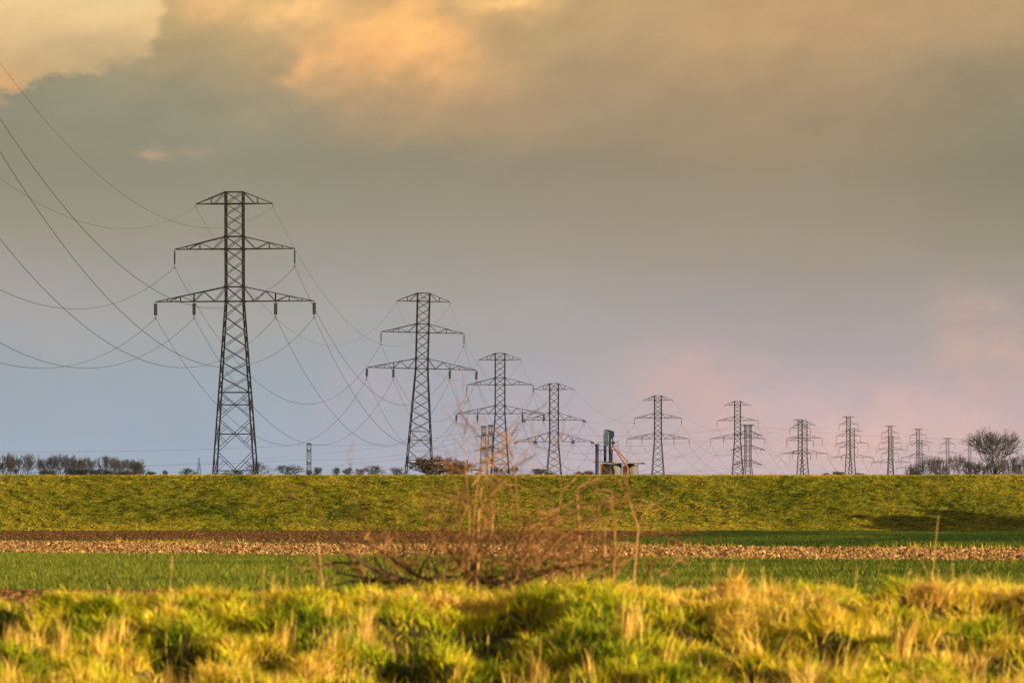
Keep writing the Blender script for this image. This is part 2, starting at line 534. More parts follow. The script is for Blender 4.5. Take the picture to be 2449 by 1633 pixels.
def join(parts):
    vs, ts, cs = [], [], []; k = 0
    for v, t, c in parts:
        vs.append(v); ts.append(t + k); cs.append(c); k += len(v)
    return np.concatenate(vs), np.concatenate(ts), np.concatenate(cs)


GREEN = (0.115, 0.175, 0.007); LIME = (0.36, 0.38, 0.012); YEL = (0.58, 0.44, 0.018); STRAW = (0.72, 0.47, 0.11); RUST = (0.36, 0.15, 0.035); DARKG = (0.03, 0.06, 0.005)


def foreground_grass():
    n = 15000
    tx = rng.uniform(-6.2, 6.2, n); ty = rng.uniform(40.5, 50.5, n)
    # tussocks sit on the humps, hollows stay bare and dark
    hump = vnoise(tx, ty, 0.31, 2)
    keep = hump + (rng.random(len(tx)) - .5) * .25 > .33
    tx, ty, hump = tx[keep], ty[keep], hump[keep]; n = len(tx)
    dry = .50 * vnoise(tx, ty, 1.4, 8) + .60 * vnoise(tx, ty, .36, 12) + (rng.random(n) - .5) * .34 - .09 + np.where(tx > 0.8, 0.09, 0) + np.interp(ty, [42.5, 44, 45.2], [.16, .07, 0])
    pitv = vnoise(tx, ty * .8, .5, 15); dry = np.where(pitv < .34, np.minimum(dry, .1 + .2 * rng.random(n)), dry)  # grass in the pits coloured dark, shade of the hollows painted in
    parts = []
    reps = 32
    ti = np.repeat(np.arange(n), reps)
    N = len(ti)
    rad = rng.uniform(.05, .14, n); hh = rng.uniform(.055, .13, n) * (0.65 + 0.7 * hump) * np.where(pitv < .34, .6, 1)
    a = rng.random(N) * 2 * np.pi; rr = rad[ti] * np.sqrt(rng.random(N))
    bx = tx[ti] + rr * np.cos(a); by = ty[ti] + rr * np.sin(a)
    base = np.stack([bx, by, bank_z(bx, by) - 0.01], -1)
    h = hh[ti] * rng.uniform(.6, 1.2, N)
    lean = rng.uniform(.3, 1.9, N)
    az = a + (rng.random(N) - .5) * 1.4
    dd = dry[ti] + (rng.random(N) - .5) * .30
    cols = np.zeros((N, 3))
    jit = (1 + (rng.random((N, 1)) - .5) * .4)
    lev = [(-9, DARKG), (0.16, GREEN), (0.36, LIME), (0.58, YEL), (0.78, STRAW)]
    for t, c in lev: cols[dd > t] = c
    rust = (dd > .92) & (rng.random(N) < .4); cols[rust] = RUST
    cols *= jit
    parts.append(blades(base, az, h, lean, rng.uniform(.007, .016, N), cols, 3, 1.7, np.minimum(cols * 1.2 + 0.01, .8)))
    # straw blades standing or hanging out of the tussocks, in bunches
    nb = 620
    k = rng.choice(n, nb, p=(np.clip(dry, .05, 2) ** 3) / (np.clip(dry, .05, 2) ** 3).sum())
    m = nb * 16; ti = np.repeat(k, 16); baz = np.repeat(rng.random(nb) * 6.28, 16); bh = np.repeat(rng.uniform(.10, .27, nb) * np.interp(ty[k], [42, 45, 48], [1.5, 1.1, .7]), 16)
    bx = tx[ti] + rng.normal(0, .035, m); by = ty[ti] + rng.normal(0, .035, m)
    base = np.stack([bx, by, bank_z(bx, by)], -1)
    cols = palette(m, [(3, STRAW), (1.5, YEL), (.7, RUST), (.8, (0.62, 0.44, 0.17))])
    parts.append(blades(base, baz + rng.normal(0, .9, m), bh * rng.uniform(.6, 1.15, m), rng.uniform(.1, 1.0, m), rng.uniform(.005, .010, m), cols, 4, 1.6))
    # thin single blades and stems everywhere
    m = 9000
    bx = rng.uniform(-6.2, 6.2, m); by = rng.uniform(41, 48.5, m)
    base = np.stack([bx, by, bank_z(bx, by)], -1)
    cols = palette(m, [(3, STRAW), (2, YEL), (2, LIME), (1.5, GREEN), (.5, RUST)])
    parts.append(blades(base, rng.random(m) * 6.28, rng.uniform(.08, .19, m) * np.interp(by, [42, 46.5, 48], [1.25, 1, .6]), rng.uniform(.05, .8, m), rng.uniform(.004, .009, m), cols, 3, 1.6))
    # bunches of tall upright straw
    nb = 18; m = nb * 44
    ux = np.repeat(rng.uniform(-4.2, 4.2, nb), 44); uy = np.repeat(rng.uniform(42.6, 45.6, nb), 44); ua = np.repeat(rng.random(nb) * 6.28, 44); uh = np.repeat(rng.uniform(.20, .40, nb), 44)
    bx = ux + rng.normal(0, .045, m); by = uy + rng.normal(0, .045, m)
    base = np.stack([bx, by, bank_z(bx, by)], -1)
    parts.append(blades(base, ua + rng.normal(0, 1.0, m), uh * rng.uniform(.55, 1.1, m), rng.uniform(.02, .32, m), rng.uniform(.005, .010, m), palette(m, [(3, STRAW), (1, (0.70, .46, .15)), (.6, RUST)]), 4, 1.6))
    v, t, c = join(parts)
    o = tri_mesh('foreground_grass', v, t, c, M_blade)
    tag(o, 'blurred green and straw yellow tussock grass across the foreground bank', 'grass', kind='stuff')


foreground_grass()


def tufts(x, y, zf, n_bl, hr, wr, spread, colf, lean=(.3, 1.2), segs=1, az0=None):
    n = len(x); ti = np.repeat(np.arange(n), n_bl); N = len(ti)
    a = rng.random(N) * 2 * np.pi
    rr = spread * np.sqrt(rng.random(N))
    bx = x[ti] + rr * np.cos(a); by = y[ti] + rr * np.sin(a) * .7
    base = np.stack([bx, by, zf(bx, by)], -1)
    s = rng.uniform(.6, 1.2, n)[ti]
    az = a if az0 is None else az0 + rng.normal(0, .8, N)
    return blades(base, az, rng.uniform(*hr, N) * s, rng.uniform(*lean, N), rng.uniform(*wr, N), colf(ti, bx, by), segs)


def levee_grass():
    n = 48000
    x = rng.uniform(-58, 58, n); y = LEV0 + (LEVT + 1.0 - LEV0) * rng.random(n) + 0.1
    d0 = 0.42 * vnoise(x, y, 6.0, 21) + 0.26 * vnoise(x, y, 1.6, 22) + 0.52 * rng.random(n) - .08
    d0 = d0 + np.interp(y, [LEV0, LEV0 + 1.2, LEV0 + 3, LEVT - 5, LEVT], [.02, .12, .0, 0.02, .12])
    def colf(ti, bx, by):
        d = d0[ti] + (rng.random(len(ti)) - .5) * .14
        c = np.zeros((len(ti), 3))
        for t, k in [(-9, (0.04, 0.07, 0.004)), (.27, (0.15, 0.18, 0.006)), (.41, (0.30, 0.30, 0.011)), (.55, (0.50, 0.42, 0.022)), (.75, (0.72, 0.54, 0.085))]: c[d > t] = k
        return .88 * c * (1 + (rng.random((len(ti), 1)) - .5) * .3)
    v, t, c = tufts(x, y, levee_z, 7, (.07, .19), (.045, .085), .15, colf, (.8, 2.2), 1, R(-35))
    # sparse pale grass on the crest
    m = 5000
    x2 = rng.uniform(-58, 58, m); y2 = rng.uniform(LEVT - .3, LEVT + 2.5, m)
    p2 = tufts(x2, y2, levee_z, 4, (.02, .10), (.02, .04), .2, lambda ti, bx, by: palette(len(ti), [(2, (0.5, .36, .12)), (1, (0.3, .24, .05))]), (.2, 1))
    v, t, c = join([(v, t, c), p2])
    o = tri_mesh('levee_grass', v, t, c, M_blade)
    tag(o, 'rough yellow green tufted grass covering the face of the levee', 'grass', kind='stuff')


levee_grass()


def crops():
    flat = lambda a, b: 0 * a + 0.01
    # young green crop
    n = 60000
    y = 62 + (165 - 62) * rng.random(n) ** 0.8
    x = rng.uniform(-1, 1, n) * (y * .0818 + 4)
    k = (y > L1(x)) & (y < L2(x)); x, y = x[k], y[k]
    def colf(ti, bx, by):
        d = .6 * vnoise(bx, by * .35, 2.2, 31) + .5 * vnoise(bx * .12 + by * .05, by, 3.0, 37) + (rng.random(len(ti)) - .5) * .3 - np.clip(bx / 40, -.1, .2)
        c = np.where((d > .5)[:, None], np.array((0.105, 0.130, 0.018)), np.array((0.042, 0.066, 0.010)))
        c[rng.random(len(ti)) < .12] = (0.28, 0.26, 0.04)
        return c * (1 + (rng.random((len(ti), 1)) - .5) * .35)
    v, t, c = tufts(x, y, flat, 6, (.05, .11), (.008, .016), .08, colf, (.2, 1.0))
    tag(tri_mesh('young_crop', v, t, c, M_blade), 'short bright green young crop growing behind the grass bank', 'crop', kind='stuff')
    # dark crop on the right, field shade put into its greens
    n = 70000
    y = rng.uniform(165, LEV0, n); x = rng.uniform(-2, 52, n)
    k = (y > L3(x) + 1) & (x > X4(y) - rng.random(n) * 1.5) & (x < y * .0818 + 5); x, y = x[k], y[k]
    def colf2(ti, bx, by):
        d = vnoise(bx, by * .2, 5, 33) + (rng.random(len(ti)) - .5) * .3
        c = np.where((d > .55)[:, None], np.array((0.058, 0.080, 0.013)), np.array((0.024, 0.046, 0.009)))
        return c * (1 + (rng.random((len(ti), 1)) - .5) * .35)
    v, t, c = tufts(x, y, flat, 4, (.06, .13), (.03, .06), .16, colf2, (.3, 1.2))
    tag(tri_mesh('shaded_crop', v, t, c, M_blade), 'dark green crop with shade in its colour, at the right foot of the levee', 'crop', kind='stuff')
    # dry verge grass along the far edge of the stubble
    n = 620
    x = rng.uniform(-26, 26, n)
    y = L3(x) + rng.normal(0, .8, n) - .5
    dens = vnoise(x, 0 * x, 2.0, 35)
    k = (dens > .42); x, y = x[k], y[k]
    v, t, c = tufts(x, y, flat, 6, (.05, .26), (.010, .018), .12, lambda ti, bx, by: palette(len(ti), [(2, STRAW), (1, YEL), (1.2, GREEN)]), (.1, .7))
    n = 700
    x = rng.uniform(-26, 10, n); y = L3(x) + rng.uniform(-1, 6, n)
    p2 = tufts(x, y, flat, 8, (.06, .14), (.02, .03), .25, lambda ti, bx, by: palette(len(ti), [(2, (0.10, .13, .02)), (1, (0.06, .09, .02))]), (.3, 1))
    v, t, c = join([(v, t, c), p2])
    tag(tri_mesh('verge_grass', v, t, c, M_blade), 'thin dry and green verge grass along the far edge of the stubble', 'grass', kind='stuff')


crops()


def clods(name, x, y, sx, sz, colr, label, cat):
    n = len(x)
    base = np.array([(1, 0, 0), (0, 1, 0), (-1, 0, 0), (0, -1, 0), (0, 0, 1.0)])
    v = np.repeat(base[None], n, 0) * (1 + (rng.random((n, 5, 3)) - .5) * .9)
    v[:, 4, :2] += (rng.random((n, 2)) - .5) * 1.1
    a = rng.random(n) * 6.28; c_, s_ = np.cos(a), np.sin(a)
    w = rng.uniform(*sx, n); hgt = rng.uniform(*sz, n)
    X = (v[:, :, 0] * c_[:, None] - v[:, :, 1] * s_[:, None]) * w[:, None] + x[:, None]
    Y = (v[:, :, 0] * s_[:, None] + v[:, :, 1] * c_[:, None]) * w[:, None] + y[:, None]
    Z = v[:, :, 2] * np.where(np.arange(5) == 4, 1, .15)[None] * hgt[:, None] + .012
    T = np.array([(0, 1, 4), (1, 2, 4), (2, 3, 4), (3, 0, 4)])
    idx = (np.arange(n) * 5)[:, None, None] + T[None]
    co = np.stack([X, Y, Z], -1).reshape(-1, 3)
    o = tri_mesh(name, co, idx.reshape(-1, 3), np.repeat(colr, 5, 0), M_clod)
    tag(o, label, cat, kind='stuff')


n = 90000
y = rng.uniform(108, 262, n); x = rng.uniform(-1, 1, n) * (y * .0818 + 4)
k = (y > L2(x)) & (y < L3(x)); x, y = x[k], y[k]
clods('stubble_clods', x, y, (.025, .085), (.015, .07), palette(len(x), [(3, (0.37, .215, .082)), (2.2, (0.23, .122, .045)), (2.2, (0.080, .040, .017)), (.5, (0.52, .35, .15))], .25), 'clods and straw lying in the sunlit tan stubble field', 'soil')
n = 60000
y = rng.uniform(180, LEV0, n); x = rng.uniform(-1, 1, n) * (y * .0818 + 4)
k = (y > L3(x)) & (x < X4(y) + rng.random(n)); x, y = x[k], y[k]
clods('soil_clods', x, y, (.05, .13), (.02, .07), palette(len(x), [(3, (0.11, .058, .023)), (2, (0.06, .031, .013)), (.5, (0.19, .105, .043))], .25), 'dark brown clods of the ploughed soil below the levee', 'soil')
n = 6000
y = rng.uniform(58, 76, n); x = rng.uniform(-9, 9, n); k = y < L1(x); x, y = x[k], y[k]
clods('strip_clods', x, y, (.02, .06), (.015, .045), palette(len(x), [(3, (0.22, .11, .04)), (2, (0.14, .065, .025))], .25), 'brown clods of the soil strip just behind the grass bank', 'soil')

# ------------------------------------------------------------------ pylons
def lattice(mb, levels, wf, leg, dia, horiz=(), big=()):
    """square lattice mast; levels from top to bottom, wf(z) half width"""
    cor = [(-1, -1), (1, -1), (1, 1), (-1, 1)]
    pt = lambda c, z: Vector((c[0] * wf(z), c[1] * wf(z), z))
    for c in cor:
        for z0, z1 in zip(levels[:-1], levels[1:]): mb.bar(pt(c, z0), pt(c, z1), leg)
    for z0, z1 in zip(levels[:-1], levels[1:]):
        for k in range(4):
            a, b = cor[k], cor[(k + 1) % 4]
            mb.bar(pt(a, z0), pt(b, z1), dia); mb.bar(pt(b, z0), pt(a, z1), dia)
            if (z0, z1) in big:
                w0, w1 = wf(z0), wf(z1)
                t = w0 / (w0 + w1); zm = z0 + (z1 - z0) * t
                pa, pb = pt(a, zm), pt(b, zm); mid = (pa + pb) / 2
                mb.bar(pa, pb, dia)
                for p, q in ((a, b), (b, a)):
                    mb.bar(pt(p, zm), (pt(p, z0) + mid) / 2, dia * .8)
                    mb.bar(pt(p, zm), (pt(p, z1) + mid) / 2, dia * .8)
    for z in horiz:
        for k in range(4): mb.bar(pt(cor[k], z), pt(cor[(k + 1) % 4], z), dia * 1.15)


def arm_mesh(mb, z, L, h, hw, bn, tn, vn, ch, dia, inverted=False):
    """one side-to-side cross arm; tips at +-L, roots at +-hw; h height of its root"""
    for s in (-1, 1):
        tip = Vector((s * L, 0, z + (h if inverted else 0)))
        for f in (-1, 1):
            rb = Vector((s * hw, f * hw, z)); rt = Vector((s * hw, f * hw, z + h))
            mb.bar(rb, tip, ch); mb.bar(rt, tip, ch * .85)
            B = lambda x: rb + (tip - rb) * ((x - hw) / (L - hw))
            T = lambda x: rt + (tip - rt) * ((x - hw) / (L - hw))
            seq = [('t', hw)]
            for i, b in enumerate(bn):
                seq.append(('b', b))
                if i < len(tn): seq.append(('t', tn[i]))
            pts = [T(x) if k == 't' else B(x) for k, x in seq]
            for p, q in zip(pts[:-1], pts[1:]): mb.bar(p, q, dia)
            for x in vn: mb.bar(B(x), T(x), dia)
        for x in list(bn) + [hw]:
            t = (x - hw) / (L - hw)
            p = Vector((s * hw, -hw, z)) + (tip - Vector((s * hw, -hw, z))) * t
            q = Vector((s * hw, hw, z)) + (tip - Vector((s * hw, hw, z))) * t
            mb.bar(p, q, dia)
    for f in (-1, 1):
        mb.bar((-hw, f * hw, z), (hw, f * hw, z), ch); mb.bar((-hw, f * hw, z + h), (hw, f * hw, z + h), ch * .85)


def string_profile(z0, z1, r, n):
    out = [(0.03, z0)]
    for i in range(n):
        a = z0 + (z1 - z0) * (i + .15) / n; b = z0 + (z1 - z0) * (i + .5) / n; c = z0 + (z1 - z0) * (i + .85) / n
        out += [(r * .7, a), (r, b), (r * .7, c)]
    out.append((0.03, z1))
    return out


def insulator(parent, p, length, double, detail):
    mb = MB(); p = Vector(p)
    nd = 11 if detail > 1 else 5
    ns = 8 if detail > 1 else 5
    top, bot = -0.28, -length + 0.42
    offs = (-.11, .11) if double else (0,)
    for o in offs:
        mb.lathe(p + Vector((o, 0, 0)), string_profile(bot, top, (.13 if double else .12), nd), ns)
    mb.bar(p, p + Vector((0, 0, top)), .05)
    mb.bar(p + Vector((-.2 if double else -.02, 0, top)), p + Vector((.2 if double else .02, 0, top)), .06)
    end = p + Vector((0, 0, -length + .12))
    if double:
        mb.bar(p + Vector((-.16, 0, bot)), p + Vector((.16, 0, bot)), .06)
        mb.bar(p + Vector((-.1, 0, bot)), end, .045); mb.bar(p + Vector((.1, 0, bot)), end, .045)
    else:
        mb.bar(p + Vector((0, 0, bot)), end, .045)
    if detail > 1:      # arcing horns and the clamp's loops
        sg = -1 if p.x < 0 else 1
        for z in (top - .02, bot + .02):
            for s in ((-1, 1) if double else (sg,)):
                mb.tube([p + Vector((s * .04, 0, z)), p + Vector((s * .22, 0, z)), p + Vector((s * .3, 0, z + (.09 if z > -1 else -.03)))], [.018], 4)
        for s in (-1, 1):
            mb.tube([end, end + Vector((s * .12, 0, -.14)), end + Vector((s * .16, 0, -.34)), end + Vector((s * .06, 0, -.42))], [.02], 4)
    mb.tube([end + Vector((0, -.18, -.02)), end + Vector((0, 0, -.12)), end + Vector((0, .18, -.02))], [.05], 4)
    mb.build('insulator_string', M_insul, parent)


def strain_set(parent, p, ln, spread, double=True):
    """horizontal strings to both sides along the line, a jumper loop below"""
    mb = MB(); p = Vector(p)
    for sy in (-1, 1):
        for o in ((-spread, spread) if double else (0,)):
            a = p + Vector((o, sy * .3, -.15)); b = p + Vector((o, sy * ln, -.42))
            n = 9
            pts = [a + (b - a) * (i / (2 * n)) for i in range(2 * n + 1)]
            mb.tube(pts, [.13 if i % 2 else .07 for i in range(2 * n + 1)], 6)
        mb.bar(p + Vector((-spread, sy * ln, -.42)), p + Vector((spread, sy * ln, -.42)), .1)
    mb.bar(p + Vector((-spread, 0, -.12)), p + Vector((spread, 0, -.12)), .12)
    mb.build('insulator_string', M_insul, parent)
    j = MB()
    j.tube([p + Vector((0, -ln + 2 * ln * t, -.45 - 1.9 * 4 * t * (1 - t) / 1.0)) for t in [i / 14 for i in range(15)]], [.03], 4)
    j.build('jumper_loop', M_wire, parent)


def place(px, arm_py, Y, arm_z_rel=0.0):
    p = P3(px, arm_py, Y)
    return p


def donau(px, arm_py, Y, yaw, roll, label, detail, strain=False, mat=None, wide=1.0):
    """three-tier pylon: two earth wires, two conductors, four conductors"""
    a = P3(px, arm_py, Y)
    H = a.z                                    # lower arm over the ground
    root = empty('electricity_pylon', (a.x - math.tan(roll) * H, Y, 0), (0, roll, -yaw))
    tag(root, label, 'electricity pylon', 'pylons of the large three tier line')
    mat = mat or M_steel
    k = 1.0 + 0.10 * min(1, (Y - 800) / 2500) if Y > 800 else 1.0
    leg, dia, ch = .185 * k, .077 * k, .117 * k
    hw0 = 1.15 if not strain else 1.25
    wf = lambda z: hw0 if z >= H else hw0 + (.0686 if not strain else .085) * (H - z)
    if strain: m0, m1, e0, e1, hl, hm = 6.2, 8.35, 15.0, 16.75, 2.65, 2.15
    else: m0, m1, e0, e1, hl, hm = 6.9, 8.55, 12.87, 14.43, 1.92, 1.65
    up = [e1, e0] + [e0 - (e0 - m1) * i / 3 for i in (1, 2)] + [m1, m0] + [m0 - (m0 - hl) * i / 3 for i in (1, 2)] + [hl, 0]
    levels = [H + z for z in up]
    small = [H - 2.0 * (i + 1) for i in range(6) if H - 2.0 * (i + 1) > 6]
    levels += small
    z = levels[-1]; big = []; hz = [z]
    step = 3.46
    while z > 0.1:
        nz = z - step
        if nz < 2.2: nz = 0.0
        levels.append(nz); big.append((z, nz)); z = nz; step *= 1.25
    mb = MB()
    lattice(mb, levels, wf, leg, dia, [H + e1, H + e0, H + m1, H + m0, H + hl, H] + hz, big)
    for zz in (m0, 0, m1, hl):      # gusset plates at the arm roots
        if detail > 1:
            for sx in (-1, 1):
                for sy in (-1, 1): mb.box((sx * hw0 - .16, sy * (hw0 + .02) - .012, H + zz - .16), (sx * hw0 + .16, sy * (hw0 + .02) + .012, H + zz + .16))
    if detail > 1:
        pg = mb; zz = 3.0
        while zz < H + e0:
            w = wf(zz); pg.bar((w, -w, zz), (w + .28, -w, zz), .03); zz += .95 if detail > 2 else 1.4
    mb.build('lattice_body', mat, root)
    A = {}
    L3_ = (10.5 if not strain else 11.1) * wide; L2_ = (7.95 if not strain else 8.7) * wide; L1_ = (5.1 if not strain else 6.0) * wide; LI = 5.4 * wide
    arms = []
    for nm, zz, L, h, bn, tn, vn in (('earth', e0, L1_, e1 - e0, [2.7, ], [], [3.05]),
                                     ('mid', m0, L2_, hm, [2.8, 6.15], [4.5], [4.6, 6.3]),
                                     ('low', 0, L3_, hl, [2.6, 5.4, 8.8], [4.1, 7.1], [5.4, 7.2, 8.9])):
        mb = MB()
        arm_mesh(mb, H + zz, L, h, hw0, [b * wide for b in bn], [t * wide for t in tn], [v * wide for v in vn], ch, dia)
        if nm == 'low':
            for s in (-1, 1): mb.bar((s * LI, 0, H - .05), (s * LI, 0, H + hl * (L - LI) / (L - hw0)), .13)
        if nm == 'earth':
            for s in (-1, 1):
                mb.bar((s * L, 0, H + zz), (s * L, 0, H + zz - .38), .05); mb.tube([(s * L, -.12, H + zz - .42), (s * L, .12, H + zz - .42)], [.06], 4)
        arms.append(mb.build('cross_arm', mat, root))
    if strain:
        for nm, x, zz, ar in (('ml', -L2_, m0, 1), ('mr', L2_, m0, 1), ('lo', -L3_, 0, 2), ('li', -LI, 0, 2), ('ri', LI, 0, 2), ('ro', L3_, 0, 2)):
            strain_set(arms[ar], (x, 0, H + zz), 2.3, .28)
            A[nm] = [Vector((x, -2.3, H + zz - .42)), Vector((x, 2.3, H + zz - .42))]
    else:
        for nm, x, zz, dbl, ar in (('ml', -L2_, m0, False, 1), ('mr', L2_, m0, False, 1), ('lo', -L3_, 0, True, 2), ('li', -LI, 0, True, 2), ('ri', LI, 0, True, 2), ('ro', L3_, 0, True, 2)):
            ln = 2.35 if nm[0] == 'm' else 2.15
            insulator(arms[ar], (x, 0, H + zz), ln, dbl and detail > 1, detail)
            q = Vector((x, 0, H + zz - ln)); A[nm] = [q, q]
    for nm, x in (('el', -L1_), ('er', L1_)):
        q = Vector((x, 0, H + e0 - .42)); A[nm] = [q, q]
    Mx = Matrix.Translation(root.location) @ root.rotation_euler.to_matrix().to_4x4()
    return {n: [Mx @ q for q in v] for n, v in A.items()}


def barrel(px, top_py, Y, yaw, label, group, strain=False, mat=None, sc=1.0, taper=False, thin=1.0):
    """three arms of which the middle is widest, flat T on top"""
    a = P3(px, top_py, Y)
    HT = a.z
    root = empty('electricity_pylon', (a.x, Y, 0), (0, 0, -yaw))
    tag(root, label, 'electricity pylon', group)
    mat = mat or M_steel_far
    b1, b2, b3, e1 = HT - 3.7 * sc, HT - 9.1 * sc, HT - 14.5 * sc, HT
    hw = .88 * sc * (1.15 if strain else 1)
    wf = lambda z: hw if z >= b3 else hw + (.062 if not strain else .10) * (b3 - z)
    if taper: wf = lambda z: .55 + .050 * (HT - z)
    lv = [HT, HT - .75 * sc]
    def sub(z1, n):
        z0 = lv[-1]
        for i in range(1, n + 1): lv.append(z0 + (z1 - z0) * i / n)
    sub(b1, 2); sub(b2, 3); sub(b3, 3); sub(b3 - 8 * sc, 4); sub(0, max(3, int((b3 - 8 * sc) / 3.4)))
    mb = MB()
    lattice(mb, lv, wf, .19 * thin, .085 * thin, [HT, HT - .75 * sc, b1, b2, b3])
    mb.build('lattice_body', mat, root)
    A = {}
    mb = MB(); L = 2.75 * sc
    arm_mesh(mb, HT - .75 * sc, L, .75 * sc, hw, [hw + .9 * sc], [], [], .12, .08, inverted=True)
    for s in (-1, 1): mb.bar((s * L, 0, HT), (s * L, 0, HT - .7), .06)
    mb.build('cross_arm', mat, root)
    for nm, s in (('el', -1), ('er', 1)):
        q = Vector((s * L, 0, HT - .7)); A[nm] = [q, q]
    for i, (z, L) in enumerate(((b1, 4.45 * sc), (b2, 5.75 * sc), (b3, 4.45 * sc))):
        mb = MB()
        hw = wf(z) if taper else hw
        arm_mesh(mb, z, L, 1.45 * sc, hw, [hw + (L - hw) * .45], [hw + (L - hw) * .62], [hw + (L - hw) * .62], .12, .075)
        ar = mb.build('cross_arm', mat, root)
        for nm, s in (('l', -1), ('r', 1)):
            if strain:
                strain_set(ar, (s * L, 0, z), 2.6, .22)
                A[nm + str(i)] = [Vector((s * L, -2.6, z - .42)), Vector((s * L, 2.6, z - .42))]
            else:
                insulator(ar, (s * L, 0, z), 3.2 * sc, False, 1)
                q = Vector((s * L, 0, z - 3.2 * sc)); A[nm + str(i)] = [q, q]
    Mx = Matrix.Translation(root.location) @ root.rotation_euler.to_matrix().to_4x4()
    return {n: [Mx @ q for q in v] for n, v in A.items()}


def wire(a, b, sag, rad, label, group, seg=28):
    mb = MB()
    mid = (a + b) / 2
    pts = []
    for i in range(seg + 1):
        t = i / seg; p = a + (b - a) * t; p.z -= 4 * sag * t * (1 - t)
        pts.append(p - mid)
    mb.tube(pts, [rad], 4)
    o = mb.build('power_line_wire', M_wire); o.location = mid
    tag(o, label, 'wire', group)


ORD = ['nearest', 'second', 'third', 'fourth', 'fifth', 'sixth', 'seventh', 'eighth', 'ninth', 'tenth']
DN = [  # px of the body at the lower arm, py of the lower arm, distance, yaw, roll, detail, strain
    (561.2, 720.5, 825, R(3), R(-.25), 3, False),
    (1008.6, 881.5, 1195.6, R(3), R(1.45), 2, False),
    (1195.9, 989, 1498, R(3), 0, 2, False),
    (1325, 1056, 1800, R(5), 0, 1, True),
    (1573.5, 1049, 2095, R(7), 0, 1, False),
    (1764, 1048.6, 2417, R(7), 0, 1, False),
    (1924, 1084.8, 2790, R(7), 0, 1, False),
    (2037.9, 1094, 3080, R(7), 0, 1, False),
    (2130.8, 1105.7, 3405, R(7), 0, 1, False),
    (2200.4, 1119, 3720, R(7), 0, 1, True)]
DL = ['largest and nearest steel lattice pylon, rising left of centre behind the levee',
      'second largest lattice pylon, leaning slightly right, above the brown bush',
      'third largest lattice pylon, beside the two narrow grey far towers',
      'shorter strain pylon with horizontal insulators just left of the grain silo',
      'lattice pylon standing alone just right of the grain silo',
      'three tier pylon overlapped by the squat green strain tower',
      'three tier pylon close behind the foremost slim pylon, right of the green tower',
      'three tier pylon behind the tallest looking slim pylon on the right',
      'small three tier pylon behind the slim pylon left of the bare trees',
      'small wide armed strain pylon at the left end of the right bare trees']
off_l = donau(-428.3, 123.0, 477.9, R(5), 0, 'lattice pylon out of view on the left, carrying the nearest long wires', 2)
DA = [donau(px, py, Y, yw, rl, DL[i], dt, st, M_steel if i < 2 else M_steel_far, 1.25 if i == 9 else 1.0) for i, (px, py, Y, yw, rl, dt, st) in enumerate(DN)]
WN = {'el': 'thin earth wire from the left end of the top arm', 'er': 'thin earth wire from the right end of the top arm', 'ml': 'wire from the left end of the middle arm', 'mr': 'wire from the right end of the middle arm',
      'lo': 'wire from the left end of the lowest arm', 'li': 'inner left wire of the lowest arm', 'ri': 'inner right wire of the lowest arm', 'ro': 'wire from the right end of the lowest arm'}
chain = [off_l] + DA
SAG = [13.2, 14.6, 10.2, 9.6, 9.4, 10.8, 12.5, 9, 10, 9]
for i, (a, b) in enumerate(zip(chain[:-1], chain[1:])):
    for nm in WN:
        e = nm[0] == 'e'
        if i == 0: lab = WN[nm] + ', nearest pylon, running off left'
        else: lab = WN[nm] + ', %s to %s large pylon' % (ORD[i - 1], ORD[i])
        wire(a[nm][1], b[nm][0], SAG[i] * (.87 if e else 1), (.0145 if e else .0245) * (1 + .08 * i), lab, 'wires of the large three tier line', 60 if i < 2 else 28)

# slim pylons on the right
BN = [(1913.7, 1003, 2690), (2029, 996, 2937), (2128.7, 1018, 3248), (2195.7, 1025, 3464), (2266, 1047, 3791), (2319, 1064, 4100)]
BLB = ['foremost slim three armed pylon, right of the green strain tower',
       'tallest looking slim pylon right of centre, in the pink sky',
       'slim pylon between the tallest slim one and the bare trees',
       'slim pylon at the left end of the right bare trees',
       'small grey slim pylon standing among the right bare trees',
       'faintest and smallest slim pylon, half hidden left of the big bare tree']
g_b = 'slim three armed pylons on the right'
B1 = barrel(1788.7, 1015, 2450, R(20), 'squat dark green strain tower with horizontal insulators, overlapping a three tier pylon', g_b, True, M_steel_green, 1.05)
BA = [barrel(px, ty, Y, R(7.5), BLB[i], g_b, False, None) for i, (px, ty, Y) in enumerate(BN)]
BW = {'el': 'left earth wire', 'er': 'right earth wire', 'l0': 'upper left wire', 'r0': 'upper right wire', 'l1': 'middle left wire', 'r1': 'middle right wire', 'l2': 'lower left wire', 'r2': 'lower right wire'}
bch = [B1] + BA
names_b = ['the green strain tower', 'the foremost slim pylon', 'the tallest slim pylon', 'the third slim pylon', 'the fourth slim pylon', 'the fifth slim pylon', 'the faintest slim pylon']
for i, (a, b) in enumerate(zip(bch[:-1], bch[1:])):
    for nm in BW:
        L_ = (b['el'][0] - a['el'][1]).length
        wire(a[nm][1], b[nm][0], 9.5 * (L_ / 330) ** 2 * (.8 if nm[0] == 'e' else 1), 0.019, BW[nm] + ' from %s to %s' % (names_b[i], names_b[i + 1]), 'wires of the slim pylon line', 20)

